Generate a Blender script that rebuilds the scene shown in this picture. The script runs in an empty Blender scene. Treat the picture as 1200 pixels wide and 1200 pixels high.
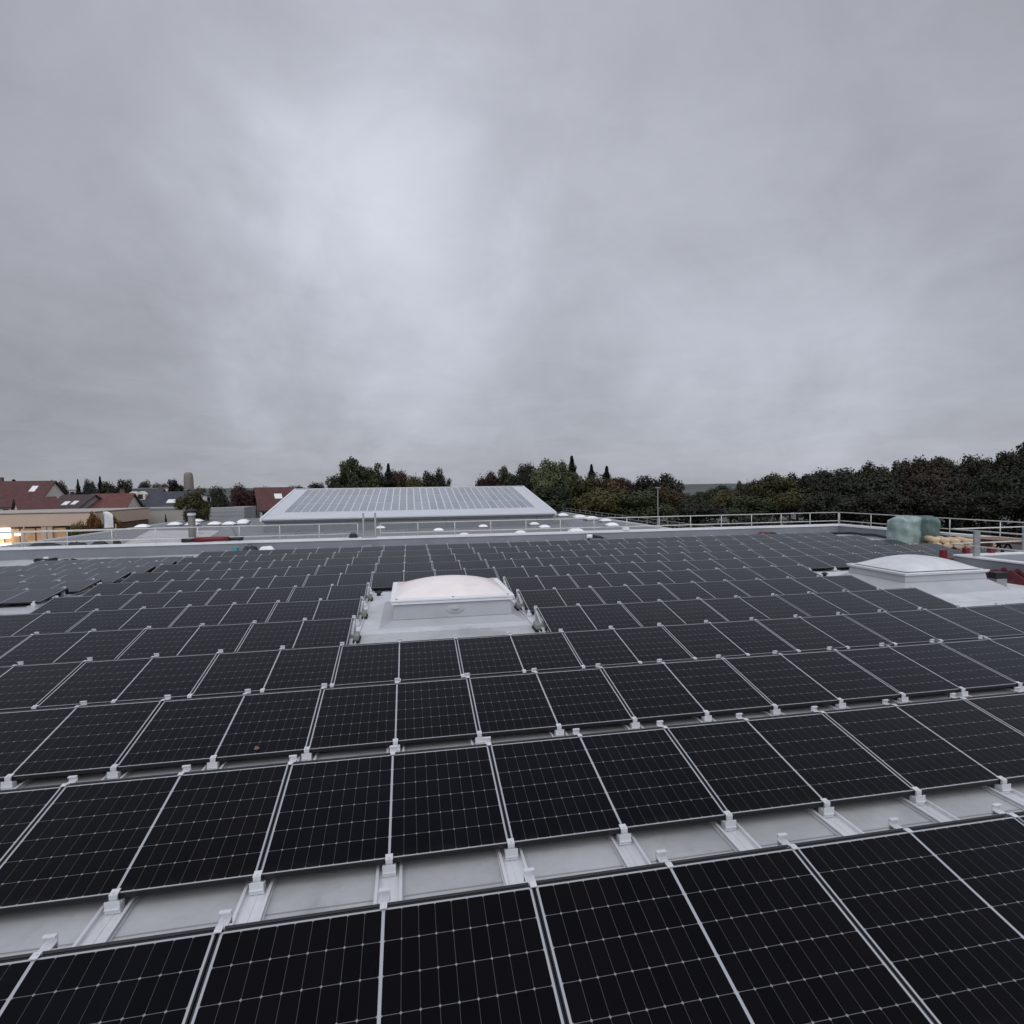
import bpy, math, random
from mathutils import Vector, Matrix
R = math.radians
scene = bpy.context.scene
COL = scene.collection

# ------------------------------------------------------------------ camera
F_PX = 657.9 / 1200.0
CAM_POS = Vector((0.1922, 0.0, 2.7255))
RIGHT = Vector((0.983486, -0.180484, -0.01346))
UP = Vector((0.021196, 0.040999, 0.998934))
FWD = Vector((0.179739, 0.982723, -0.044147))
cam = bpy.data.cameras.new("camera")
cam.sensor_width = 36.0
cam.lens = 36.0 * F_PX
cam.clip_start = 0.05
cam.clip_end = 9000.0
camo = bpy.data.objects.new("camera", cam)
m = Matrix.Identity(4)
for i in range(3):
    m[i][0], m[i][1], m[i][2], m[i][3] = RIGHT[i], UP[i], -FWD[i], CAM_POS[i]
camo.matrix_world = m
COL.objects.link(camo)
scene.camera = camo


def at(px, py, y):
    """site survey: point at depth y seen in direction (px, py) of the 1200 px photo"""
    d = FWD + RIGHT * ((px - 600) / 657.9) - UP * ((py - 600) / 657.9)
    t = y / d.y
    return CAM_POS + d * t


# ------------------------------------------------------------------ node helper
class N:
    def __init__(s, tree):
        s.t = tree
        s.n = tree.nodes
        s.l = tree.links

    def new(s, typ, **kw):
        nd = s.n.new(typ)
        for k, v in kw.items():
            setattr(nd, k, v)
        return nd

    def put(s, sock, v):
        if hasattr(v, "is_output"):
            s.l.new(v, sock)
        elif v is not None:
            sock.default_value = v

    def m(s, op, a, b=None, c=None, clamp=False):
        nd = s.n.new("ShaderNodeMath")
        nd.operation = op
        nd.use_clamp = clamp
        for i, v in enumerate((a, b, c)):
            if v is not None:
                s.put(nd.inputs[i], v)
        return nd.outputs[0]

    def vm(s, op, a, b=None):
        nd = s.n.new("ShaderNodeVectorMath")
        nd.operation = op
        s.put(nd.inputs[0], a)
        if b is not None:
            s.put(nd.inputs[1], b)
        return nd.outputs["Value"] if op in ("DOT_PRODUCT", "LENGTH") else nd.outputs[0]

    def mix(s, f, a, b, typ="MIX"):
        nd = s.n.new("ShaderNodeMix")
        nd.data_type = "RGBA"
        nd.blend_type = typ
        s.put(nd.inputs[0], f)
        for sock, v in ((nd.inputs[6], a), (nd.inputs[7], b)):
            if isinstance(v, tuple) and len(v) == 3:
                v = (*v, 1)
            s.put(sock, v)
        return nd.outputs[2]

    def noise(s, vec, scale, detail=4, rough=0.55, dist=0.0, out="Fac"):
        nd = s.n.new("ShaderNodeTexNoise")
        if vec is not None:
            s.l.new(vec, nd.inputs["Vector"])
        nd.inputs["Scale"].default_value = scale
        nd.inputs["Detail"].default_value = detail
        nd.inputs["Roughness"].default_value = rough
        nd.inputs["Distortion"].default_value = dist
        return nd.outputs[out]

    def step(s, v, a, b, lo=0.0, hi=1.0, smooth=True):
        nd = s.n.new("ShaderNodeMapRange")
        nd.interpolation_type = "SMOOTHSTEP" if smooth else "LINEAR"
        nd.clamp = True if not smooth else nd.clamp
        s.put(nd.inputs[0], v)
        for i, x in enumerate((a, b, lo, hi)):
            s.put(nd.inputs[1 + i], x)
        return nd.outputs[0]


# ------------------------------------------------------------------ world: overcast dusk sky
SUN_EL, SUN_AZ = 52.0, 205.0
w = bpy.data.worlds.new("World")
scene.world = w
w.use_nodes = True
wt = N(w.node_tree)
w.node_tree.nodes.clear()
out = wt.new("ShaderNodeOutputWorld")
bg = wt.new("ShaderNodeBackground")
bg.inputs[1].default_value = 0.1
wt.l.new(bg.outputs[0], out.inputs[0])
sky = wt.new("ShaderNodeTexSky", sky_type="NISHITA", sun_disc=False)
sky.sun_elevation = R(SUN_EL)
sky.sun_rotation = R(SUN_AZ)
tc = wt.new("ShaderNodeTexCoord")
d = wt.vm("NORMALIZE", tc.outputs["Generated"])
sep = wt.new("ShaderNodeSeparateXYZ")
wt.l.new(d, sep.inputs[0])
zz = wt.m("MAXIMUM", sep.outputs[2], 0.0)
inv = wt.m("DIVIDE", 1.0, wt.m("ADD", zz, 0.22))
comb = wt.new("ShaderNodeCombineXYZ")
wt.l.new(wt.m("MULTIPLY", sep.outputs[0], inv), comb.inputs[0])
wt.l.new(wt.m("MULTIPLY", sep.outputs[1], inv), comb.inputs[1])
cl = comb.outputs[0]
n1 = wt.noise(cl, 0.9, 7, 0.58, 0.7)
n2 = wt.noise(cl, 2.6, 7, 0.6, 0.8)
n3 = wt.noise(d, 3.4, 6, 0.6, 0.5)
nw = wt.noise(d, 3.0, 5, 0.6, 0.4, out="Color")
wob = wt.vm("MULTIPLY", wt.vm("SUBTRACT", nw, (0.5, 0.5, 0.5)), (0.5, 0.5, 0.5))
dw = wt.vm("NORMALIZE", wt.vm("ADD", d, wob))
lum = wt.m("ADD", 4.10, wt.m("MULTIPLY", wt.m("SUBTRACT", n1, 0.5), 1.5))
lum = wt.m("ADD", lum, wt.m("MULTIPLY", wt.m("SUBTRACT", n2, 0.5), 1.3))
lum = wt.m("ADD", lum, wt.m("MULTIPLY", wt.m("SUBTRACT", n3, 0.5), 1.0))
# (direction, spread in degrees, amount): thin places and thick places in the cloud
LOBES = [((-0.042, 0.905, 0.423), 8, 1.95), ((-0.05, 0.93, 0.36), 24, 0.8), ((0.30, 0.88, 0.37), 18, 0.35), ((0.495, 0.844, 0.204), 7, 0.8), ((0.646, 0.729, 0.226), 9, 0.8),
         ((0.106, 0.793, 0.6), 14, 0.15), ((0.75, 0.55, 0.5), 16, -0.35), ((0.03, 0.99, 0.13), 6, 0.5), ((-0.392, 0.90, 0.192), 13, -0.75), ((0.251, 0.946, 0.206), 6, -0.2),
         ((0.5, 0.86, 0.0), 8, -0.7), ((-0.1, 0.99, 0.0), 7, -0.7), ((-0.55, 0.83, 0.0), 11, -0.6), ((0.2, 0.97, 0.0), 7, -0.7)]
for v, rad, amp in LOBES:
    dt = wt.vm("DOT_PRODUCT", dw, Vector(v).normalized()[:])
    g_ = wt.m("EXPONENT", wt.m("MULTIPLY", wt.m("SUBTRACT", dt, 1.0), 1.0 / (R(rad) ** 2)))
    lum = wt.m("ADD", lum, wt.m("MULTIPLY", g_, amp))
# the cloud is thinner overhead and behind the photographer
zen = wt.step(wt.vm("DOT_PRODUCT", d, (0.0, -0.6, 0.8)), 0.42, 0.95, 1.0, 3.1)
lum = wt.m("MULTIPLY", lum, zen)
hue = wt.mix(wt.step(lum, 2.9, 5.0), (0.945, 0.975, 1.085), (0.935, 0.97, 1.10))
ccol = wt.vm("SCALE", hue)
wt.put(ccol.node.inputs["Scale"], lum)
low = wt.m("LESS_THAN", sep.outputs[2], -0.02)
ccol2 = wt.mix(low, ccol, (0.9, 0.95, 0.9))
wt.l.new(wt.mix(0.04, ccol2, sky.outputs[0]), bg.inputs[0])

sun = bpy.data.lights.new("sun", "SUN")
sun.energy = 0.7
sun.angle = R(50)
sun.color = (1.0, 0.975, 0.94)
suno = bpy.data.objects.new("sun", sun)
az = R(SUN_AZ)
sd = Vector((math.sin(az) * math.cos(R(SUN_EL)), math.cos(az) * math.cos(R(SUN_EL)), math.sin(R(SUN_EL))))
suno.rotation_euler = sd.to_track_quat("Z", "Y").to_euler()
suno.location = (0, -20, 40)
COL.objects.link(suno)

vs = scene.view_settings
vs.view_transform = "Standard"
vs.look = "None"
vs.exposure = 0.0
vs.gamma = 1.0
vs.use_curve_mapping = False


# ------------------------------------------------------------------ materials
def material(name, col, rough=0.6, metal=0.0, var=0.12, scale=3.0, ior=1.45, spec=0.5, bump=0.0, bscale=40, rnd=0.0, coord="Object", stain=None):
    mt = bpy.data.materials.new(name)
    mt.use_nodes = True
    t = N(mt.node_tree)
    p = t.n["Principled BSDF"]
    p.inputs["Roughness"].default_value = rough
    p.inputs["Metallic"].default_value = metal
    p.inputs["IOR"].default_value = ior
    p.inputs["Specular IOR Level"].default_value = spec
    tcn = t.new("ShaderNodeTexCoord").outputs[coord]
    nz = t.noise(tcn, scale, 5, 0.6)
    k = t.step(nz, 0.25, 0.75, 1 - var, 1 + var, False)
    if rnd:
        oi = t.new("ShaderNodeObjectInfo").outputs["Random"]
        k = t.m("MULTIPLY", k, t.step(oi, 0, 1, 1 - rnd, 1 + rnd, False))
    sc = t.vm("SCALE", (*col,))
    t.put(sc.node.inputs["Scale"], k)
    c = sc
    if stain:
        big = t.noise(tcn, stain[1], 5, 0.65, 0.6)
        c = t.mix(t.step(big, 0.52, 0.74, 0, stain[2]), c, stain[0])
    t.l.new(c, p.inputs["Base Color"])
    if bump:
        b = t.new("ShaderNodeBump")
        b.inputs["Strength"].default_value = bump
        b.inputs["Distance"].default_value = 0.01
        t.l.new(t.noise(tcn, bscale, 4), b.inputs["Height"])
        t.l.new(b.outputs[0], p.inputs["Normal"])
    return mt


def emission(mt, col, strength):
    p = mt.node_tree.nodes["Principled BSDF"]
    p.inputs["Emission Color"].default_value = (*col, 1)
    p.inputs["Emission Strength"].default_value = strength
    return mt


def laminate_material():
    mt = bpy.data.materials.new("solar_glass")
    mt.use_nodes = True
    t = N(mt.node_tree)
    p = t.n["Principled BSDF"]
    tcn = t.new("ShaderNodeTexCoord").outputs["Object"]
    s = t.new("ShaderNodeSeparateXYZ")
    t.l.new(tcn, s.inputs[0])
    ax = t.m("ABSOLUTE", s.outputs[0])
    CW, CH = 0.0930, 0.1825
    u = t.m("DIVIDE", t.m("SUBTRACT", ax, 0.0085), CW)
    v = t.m("DIVIDE", t.m("SUBTRACT", s.outputs[1], 0.0195), CH)
    du = t.m("MULTIPLY", t.m("ABSOLUTE", t.m("SUBTRACT", u, t.m("ROUND", u))), CW)
    dv = t.m("MULTIPLY", t.m("ABSOLUTE", t.m("SUBTRACT", v, t.m("ROUND", v))), CH)
    lv = t.m("LESS_THAN", du, 0.0011)
    lh = t.m("LESS_THAN", dv, 0.0015)
    dia = t.m("LESS_THAN", t.m("ADD", du, dv), 0.0085)
    inner = t.m("MULTIPLY", t.m("GREATER_THAN", u, 0.0), t.m("LESS_THAN", u, 9.0))
    inner = t.m("MULTIPLY", inner, t.m("MULTIPLY", t.m("GREATER_THAN", v, 0.0), t.m("LESS_THAN", v, 6.0)))
    line = t.m("MAXIMUM", t.m("MULTIPLY", lv, 0.19), t.m("MAXIMUM", t.m("MULTIPLY", lh, 0.33), t.m("MULTIPLY", dia, 0.58)))
    white = t.m("MAXIMUM", line, t.m("SUBTRACT", 1.0, inner))
    # each half cell a touch different
    ci = t.new("ShaderNodeCombineXYZ")
    t.l.new(t.m("FLOOR", u), ci.inputs[0])
    t.l.new(t.m("FLOOR", v), ci.inputs[1])
    oi = t.new("ShaderNodeObjectInfo").outputs["Random"]
    t.l.new(t.m("MULTIPLY", oi, 90.0), ci.inputs[2])
    wn = t.new("ShaderNodeTexWhiteNoise")
    t.l.new(ci.outputs[0], wn.inputs[0])
    cell = t.mix(wn.outputs["Value"], (0.0010, 0.0009, 0.0018), (0.0020, 0.0020, 0.0040))
    cell = t.mix(t.step(oi, 0.25, 0.75), cell, t.mix(wn.outputs["Value"], (0.0013, 0.0010, 0.0016), (0.0026, 0.0019, 0.0030)))
    # film of dust and drying rain
    wpos = t.new("ShaderNodeNewGeometry").outputs["Position"]
    dust = t.noise(wpos, 1.3, 6, 0.65, 0.5)
    dust = t.step(dust, 0.40, 0.85, 0.0, 0.003)
    # dried drops: small pale rings here and there
    vo = t.new("ShaderNodeTexVoronoi")
    t.l.new(wpos, vo.inputs["Vector"])
    vo.inputs["Scale"].default_value = 26.0
    spot = t.m("LESS_THAN", t.m("ABSOLUTE", t.m("SUBTRACT", vo.outputs["Distance"], 0.20)), 0.045)
    spot = t.m("MULTIPLY", spot, t.step(t.noise(wpos, 1.7, 3), 0.52, 0.72, 0.0, 0.006))
    # wash of dirt gathered along the low edge
    edge = t.m("MULTIPLY", t.step(s.outputs[1], 0.10, 0.012), t.step(t.noise(wpos, 6.0, 4), 0.35, 0.7, 0.0, 0.02))
    film = t.m("ADD", t.m("ADD", dust, 0.0006), t.m("ADD", spot, edge))
    cell = t.mix(film, cell, (0.34, 0.32, 0.30))
    base = t.mix(white, cell, (0.36, 0.37, 0.385))
    t.l.new(base, p.inputs["Base Color"])
    p.inputs["IOR"].default_value = 1.15
    p.inputs["Specular Tint"].default_value = (0.84, 0.90, 1.0, 1)
    p.inputs["Sheen Weight"].default_value = 0.33
    p.inputs["Sheen Tint"].default_value = (0.78, 0.88, 1.0, 1)
    p.inputs["Sheen Roughness"].default_value = 0.35
    rg = t.noise(wpos, 2.2, 5, 0.6)
    t.l.new(t.m("ADD", t.step(rg, 0.3, 0.7, 0.10, 0.22), t.m("MULTIPLY", oi, 0.05)), p.inputs["Roughness"])
    b = t.new("ShaderNodeBump")
    b.inputs["Strength"].default_value = 0.12
    b.inputs["Distance"].default_value = 0.004
    t.l.new(t.noise(tcn, 3.0, 2), b.inputs["Height"])
    t.l.new(b.outputs[0], p.inputs["Normal"])
    return mt


def roof_membrane(name, col, seam=1.6, axis=1):
    mt = bpy.data.materials.new(name)
    mt.use_nodes = True
    t = N(mt.node_tree)
    p = t.n["Principled BSDF"]
    tcn = t.new("ShaderNodeTexCoord").outputs["Object"]
    s = t.new("ShaderNodeSeparateXYZ")
    t.l.new(tcn, s.inputs[0])
    y = t.m("DIVIDE", t.m("ADD", s.outputs[axis], t.m("MULTIPLY", t.noise(tcn, 0.6, 2), 0.05)), seam)
    fr = t.m("MULTIPLY", t.m("ABSOLUTE", t.m("SUBTRACT", y, t.m("ROUND", y))), seam)
    sm = t.m("LESS_THAN", fr, 0.008)
    n_ = t.noise(tcn, 0.9, 7, 0.65, 0.7)
    n3 = t.noise(tcn, 9.0, 5, 0.7, 0.3)
    k = t.m("ADD", t.step(n_, 0.3, 0.7, 0.86, 1.08), t.step(n3, 0.2, 0.8, -0.05, 0.05))
    sc = t.vm("SCALE", (*col,))
    t.put(sc.node.inputs["Scale"], k)
    puddle = t.step(t.noise(tcn, 0.55, 4, 0.5, 0.4), 0.54, 0.66)
    c = t.mix(t.m("MULTIPLY", puddle, 0.42), sc, (col[0] * 0.5, col[1] * 0.5, col[2] * 0.5))
    dirt = t.step(t.noise(tcn, 2.6, 8, 0.72, 1.2), 0.52, 0.8, 0.0, 0.42)
    c = t.mix(dirt, c, (col[0] * 0.45, col[1] * 0.43, col[2] * 0.40))
    c = t.mix(t.m("MULTIPLY", sm, 0.55), c, (0.10, 0.10, 0.105))
    t.l.new(c, p.inputs["Base Color"])
    t.l.new(t.m("SUBTRACT", 0.55, t.m("MULTIPLY", puddle, 0.32)), p.inputs["Roughness"])
    b = t.new("ShaderNodeBump")
    b.inputs["Strength"].default_value = 0.25
    b.inputs["Distance"].default_value = 0.01
    t.l.new(t.m("ADD", t.noise(tcn, 2.5, 4), t.m("MULTIPLY", sm, -0.6)), b.inputs["Height"])
    t.l.new(b.outputs[0], p.inputs["Normal"])
    return mt


def leaf_material(name, cols, rnd=0.3):
    mt = bpy.data.materials.new(name)
    mt.use_nodes = True
    t = N(mt.node_tree)
    p = t.n["Principled BSDF"]
    p.inputs["Roughness"].default_value = 0.6
    p.inputs["Specular IOR Level"].default_value = 0.25
    tcn = t.new("ShaderNodeTexCoord").outputs["Object"]
    oi = t.new("ShaderNodeObjectInfo").outputs["Random"]
    big = t.noise(tcn, 0.45, 3, 0.6, 0.4)
    isl = t.new("ShaderNodeNewGeometry").outputs["Random Per Island"]
    f = t.m("ADD", t.m("MULTIPLY", t.step(big, 0.35, 0.68), 0.78), t.m("MULTIPLY", isl, 0.22))
    c = t.mix(f, cols[0], cols[1])
    sc = t.vm("SCALE", c)
    t.put(sc.node.inputs["Scale"], t.step(oi, 0, 1, 1 - rnd, 1 + rnd, False))
    t.l.new(sc, p.inputs["Base Color"])
    return mt


M = {}
M["glass"] = laminate_material()
M["black_frame"] = material("black_anodised_frame", (0.014, 0.014, 0.016), 0.45, 0.0, spec=0.3)
M["alu"] = material("mill_aluminium", (0.66, 0.67, 0.685), 0.42, 0.25, 0.10, 6, rnd=0.06)
M["galv"] = material("galvanised_steel", (0.60, 0.60, 0.56), 0.5, 0.15, 0.14, 8)
M["galv_dull"] = material("dull_galvanised_steel", (0.30, 0.31, 0.31), 0.55, 0.3, 0.14, 8)
M["deflector"] = material("dark_coated_sheet", (0.022, 0.022, 0.025), 0.55, 0.0)
M["rubber"] = material("black_rubber_mat", (0.012, 0.012, 0.012), 0.85)
M["concrete"] = material("concrete_block", (0.24, 0.26, 0.235), 0.9, 0, 0.2, 12, bump=0.4)
M["roof"] = roof_membrane("grey_roof_membrane", (0.42, 0.43, 0.435), 1.87)
M["pad"] = roof_membrane("new_roof_membrane", (0.55, 0.565, 0.58), 2.1)
M["low_roof"] = roof_membrane("old_roof_membrane", (0.17, 0.175, 0.185), 4.0)
M["pale_roof"] = roof_membrane("pale_roof_membrane", (0.42, 0.41, 0.41), 4.0, 0)
M["upstand"] = material("upstand_membrane", (0.205, 0.215, 0.235), 0.55, 0, 0.10, 1.2, bump=0.15, bscale=6)
M["upstand_pale"] = material("pale_upstand_membrane", (0.38, 0.39, 0.405), 0.55, 0, 0.12, 1.2, bump=0.15, bscale=6)
M["coping"] = material("white_metal_coping", (0.74, 0.75, 0.76), 0.4, 0.1, 0.08, 2)
M["pvc"] = material("white_plastic_frame", (0.72, 0.73, 0.74), 0.35, 0, 0.05, 4)
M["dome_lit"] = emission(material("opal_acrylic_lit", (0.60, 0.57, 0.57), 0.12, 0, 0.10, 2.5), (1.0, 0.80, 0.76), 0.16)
M["dome"] = material("opal_acrylic", (0.58, 0.59, 0.605), 0.12, 0, 0.14, 2.2)
M["dome_far"] = material("opal_acrylic_weathered", (0.78, 0.78, 0.78), 0.4, 0, 0.08, 1, rnd=0.1)
M["facade"] = material("grey_metal_cladding", (0.30, 0.31, 0.32), 0.55, 0.1, 0.10, 0.7)
M["hall_roof"] = material("pale_sheet_roof", (0.53, 0.55, 0.585), 0.38, 0.1, 0.06, 0.4)
M["gutter"] = material("dark_gutter", (0.10, 0.105, 0.12), 0.5)
M["red_plastic"] = material("red_plastic", (0.15, 0.009, 0.016), 0.5)
M["red_tarp"] = material("dark_red_tarpaulin", (0.085, 0.010, 0.016), 0.45, 0, 0.3, 4)
M["black"] = material("black_plastic", (0.012, 0.012, 0.014), 0.5)
M["white"] = material("white_film", (0.72, 0.72, 0.71), 0.4)
M["teal"] = material("teal_plastic", (0.10, 0.33, 0.36), 0.4)
M["green_film"] = material("green_stretch_film", (0.25, 0.325, 0.305), 0.28, 0, 0.30, 3, bump=0.5, bscale=7)
M["green_dark"] = material("green_stretch_film_dark", (0.09, 0.14, 0.128), 0.3, 0, 0.3, 3, bump=0.5, bscale=7)
M["wood"] = material("pale_timber", (0.60, 0.45, 0.29), 0.75, 0, 0.22, 9)
M["wood_dark"] = material("dark_timber", (0.36, 0.25, 0.15), 0.8, 0, 0.2, 9)  # darker brown of its own, for the straps round the rolls
M["brown_board"] = material("brown_shuttering_board", (0.17, 0.095, 0.06), 0.5, 0, 0.25, 3)
M["leafdead"] = material("dry_leaf", (0.17, 0.10, 0.05), 0.8)
M["beige"] = material("beige_render", (0.56, 0.42, 0.32), 0.8, 0, 0.06, 0.3)
M["beige_grey"] = material("grey_beige_render", (0.36, 0.335, 0.30), 0.8, 0, 0.08, 0.3)
M["grey_wall"] = material("grey_panel_wall", (0.30, 0.31, 0.305), 0.7, 0, 0.10, 0.3)
M["house_white"] = material("white_house_render", (0.62, 0.58, 0.53), 0.8, 0, 0.08, 0.5)
M["house_grey"] = material("grey_house_render", (0.27, 0.27, 0.28), 0.8, 0, 0.08, 0.5)
M["tile_red"] = material("red_roof_tiles", (0.080, 0.030, 0.028), 0.75, 0, 0.3, 1.2, rnd=0.1, stain=((0.05, 0.03, 0.03), 0.3, 0.5))
M["tile_orange"] = material("orange_red_roof_tiles", (0.115, 0.042, 0.034), 0.75, 0, 0.28, 1.2, stain=((0.06, 0.03, 0.03), 0.3, 0.5))
M["tile_brown"] = material("brown_roof_tiles", (0.055, 0.036, 0.038), 0.75, 0, 0.3, 1.2)
M["slate"] = material("dark_slate_roof", (0.034, 0.036, 0.048), 0.6, 0, 0.3, 1.2)
M["window"] = material("dark_window_glass", (0.03, 0.035, 0.04), 0.12, 0, 0.1, 2)
M["lit_window"] = emission(material("lit_shop_window", (0.5, 0.35, 0.2), 0.4), (1.0, 0.62, 0.28), 0.5)
M["dim_window"] = emission(material("dim_shop_window", (0.3, 0.2, 0.13), 0.4, 0, 0.5, 1.5), (1.0, 0.55, 0.25), 0.20)
M["lamp"] = emission(material("lamp_glass", (0.9, 0.85, 0.8), 0.3), (1.0, 0.85, 0.6), 2.5)
M["brick_brown"] = material("brown_shop_front", (0.13, 0.075, 0.05), 0.7, 0, 0.4, 1)
M["stone"] = material("weathered_stone", (0.20, 0.175, 0.15), 0.85, 0, 0.2, 0.8)
M["vent"] = material("brown_grey_pipe", (0.16, 0.15, 0.14), 0.6, 0, 0.2, 2)
M["bark"] = material("bark", (0.05, 0.04, 0.032), 0.9, 0, 0.3, 4)
M["asphalt"] = material("wet_asphalt", (0.045, 0.045, 0.047), 0.6, 0, 0.2, 0.3, stain=((0.03, 0.045, 0.02), 0.02, 0.9))
M["hill"] = material("distant_hill", (0.06, 0.075, 0.06), 0.9, 0, 0.3, 0.01)
LEAF = {
    "green": leaf_material("leaves_mid_green", ((0.020, 0.030, 0.012), (0.055, 0.070, 0.028))),
    "dark": leaf_material("leaves_dark_green", ((0.010, 0.0115, 0.0065), (0.028, 0.030, 0.0155)), 0.3),
    "pale": leaf_material("leaves_pale_green", ((0.035, 0.050, 0.022), (0.095, 0.110, 0.050))),
    "olive": leaf_material("leaves_olive", ((0.030, 0.030, 0.010), (0.090, 0.080, 0.026))),
    "brown": leaf_material("leaves_autumn_brown", ((0.030, 0.020, 0.010), (0.080, 0.052, 0.024))),
    "red": leaf_material("leaves_copper", ((0.024, 0.010, 0.010), (0.062, 0.026, 0.022))),
    "orange": leaf_material("leaves_orange", ((0.10, 0.045, 0.015), (0.24, 0.11, 0.035))),
    "yellow": leaf_material("leaves_yellow_green", ((0.08, 0.07, 0.02), (0.19, 0.16, 0.05))),
    "wood": leaf_material("leaves_muted_green", ((0.013, 0.016, 0.008), (0.042, 0.045, 0.021)), 0.3),
    "wood_brown": leaf_material("leaves_muted_brown", ((0.016, 0.013, 0.008), (0.042, 0.032, 0.018)), 0.3),
    "spruce": leaf_material("needles_blue_green", ((0.012, 0.018, 0.014), (0.036, 0.044, 0.034))),
}


# ------------------------------------------------------------------ mesh helpers
class MB:
    def __init__(s):
        s.v, s.f, s.sm = [], [], []

    def face(s, pts, smooth=False):
        i = len(s.v)
        s.v += [tuple(p) for p in pts]
        s.f.append(tuple(range(i, i + len(pts))))
        s.sm.append(smooth)

    def hexa(s, p):
        i = len(s.v)
        s.v += [tuple(q) for q in p]
        for q in ((3, 2, 1, 0), (4, 5, 6, 7), (0, 1, 5, 4), (1, 2, 6, 5), (2, 3, 7, 6), (3, 0, 4, 7)):
            s.f.append(tuple(i + k for k in q))
            s.sm.append(False)

    def box(s, x0, x1, y0, y1, z0, z1):
        s.hexa([(x0, y0, z0), (x1, y0, z0), (x1, y1, z0), (x0, y1, z0), (x0, y0, z1), (x1, y0, z1), (x1, y1, z1), (x0, y1, z1)])

    def taper(s, b, zb, t, zt):
        s.hexa([(b[0], b[2], zb), (b[1], b[2], zb), (b[1], b[3], zb), (b[0], b[3], zb), (t[0], t[2], zt), (t[1], t[2], zt), (t[1], t[3], zt), (t[0], t[3], zt)])

    def prism(s, poly, y0, y1):
        """poly of (x, z) extruded along y"""
        n = len(poly)
        s.face([(x, y0, z) for x, z in poly])
        s.face([(x, y1, z) for x, z in reversed(poly)])
        for i in range(n):
            a, b = poly[i], poly[(i + 1) % n]
            s.face([(a[0], y0, a[1]), (a[0], y1, a[1]), (b[0], y1, b[1]), (b[0], y0, b[1])])

    def tube(s, pts, r, n=8, r1=None, cap=True):
        pts = [Vector(p) for p in pts]
        r1 = r if r1 is None else r1
        rings = []
        for i, p in enumerate(pts):
            a = pts[max(i - 1, 0)]
            b = pts[min(i + 1, len(pts) - 1)]
            dr = (b - a).normalized()
            x = dr.cross(Vector((0, 0, 1)) if abs(dr.z) < 0.9 else Vector((1, 0, 0))).normalized()
            y = dr.cross(x)
            rr = r + (r1 - r) * i / max(1, len(pts) - 1)
            k = len(s.v)
            for j in range(n):
                t = 2 * math.pi * j / n
                s.v.append(tuple(p + x * rr * math.cos(t) + y * rr * math.sin(t)))
            rings.append(k)
        for a, b in zip(rings, rings[1:]):
            for j in range(n):
                s.f.append((a + j, b + j, b + (j + 1) % n, a + (j + 1) % n))
                s.sm.append(True)
        if cap:
            s.f.append(tuple(rings[0] + j for j in range(n)))
            s.f.append(tuple(rings[-1] + j for j in reversed(range(n))))
            s.sm += [False, False]

    def lathe(s, prof, n=16, c=(0, 0), flat=False):
        rings = []
        for r, z in prof:
            k = len(s.v)
            for j in range(n):
                t = 2 * math.pi * j / n
                s.v.append((c[0] + r * math.cos(t), c[1] + r * math.sin(t), z))
            rings.append(k)
        for a, b in zip(rings, rings[1:]):
            for j in range(n):
                s.f.append((a + j, a + (j + 1) % n, b + (j + 1) % n, b + j))
                s.sm.append(not flat)
        s.f.append(tuple(rings[-1] + j for j in range(n)))
        s.sm.append(False)

    def grid(s, fn, nu, nv, smooth=True):
        k = len(s.v)
        for j in range(nv + 1):
            for i in range(nu + 1):
                s.v.append(tuple(fn(i / nu, j / nv)))
        for j in range(nv):
            for i in range(nu):
                a = k + j * (nu + 1) + i
                s.f.append((a, a + 1, a + nu + 2, a + nu + 1))
                s.sm.append(smooth)

    def mesh(s, name, mat):
        me = bpy.data.meshes.new(name)
        me.from_pydata(s.v, [], s.f)
        me.polygons.foreach_set("use_smooth", s.sm)
        if mat is not None:
            me.materials.append(mat)
        me.update()
        return me

    def build(s, name, mat, parent=None, bevel=0.0, seg=2):
        o = bpy.data.objects.new(name, s.mesh(name, mat))
        COL.objects.link(o)
        if parent:
            o.parent = parent
        if bevel:
            b = o.modifiers.new("bevel", "BEVEL")
            b.width = bevel
            b.segments = seg
            b.limit_method = "ANGLE"
        return o


def tag(o, label, cat, group=None, kind=None):
    if label:
        o["label"] = label
    if cat:
        o["category"] = cat
    if group:
        o["group"] = group
    if kind:
        o["kind"] = kind
    return o


def thing(name, label, cat, loc=(0, 0, 0), rz=0.0, group=None):
    o = bpy.data.objects.new(name, None)
    o.empty_display_size = 0.2
    o.location = loc
    o.rotation_euler = (0, 0, rz)
    COL.objects.link(o)
    return tag(o, label, cat, group)


def dup(o, parent=None):
    c = o.copy()
    COL.objects.link(c)
    c.parent = parent
    if parent is None:
        c.matrix_parent_inverse = Matrix.Identity(4)
    for ch in list(o.children):
        dup(ch, c)
    return c


def ordinal(n):
    a = ["zeroth", "first", "second", "third", "fourth", "fifth", "sixth", "seventh", "eighth", "ninth", "tenth", "eleventh", "twelfth", "thirteenth",
         "fourteenth", "fifteenth", "sixteenth", "seventeenth", "eighteenth", "nineteenth"]
    tens = {2: "twent", 3: "thirt", 4: "fort"}
    if n < 20:
        return a[n]
    if n % 10 == 0:
        return tens[n // 10] + "ieth"
    return tens[n // 10] + "y-" + a[n % 10]


rnd = random.Random(7)

# ------------------------------------------------------------------ terrain
GZ = -9.0
b = MB()
b.grid(lambda u, v: ((u - 0.5) * 12000, -2000 + v * 9000, GZ), 40, 40, False)
tag(b.build("ground", M["asphalt"]), None, None, kind="structure")


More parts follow.
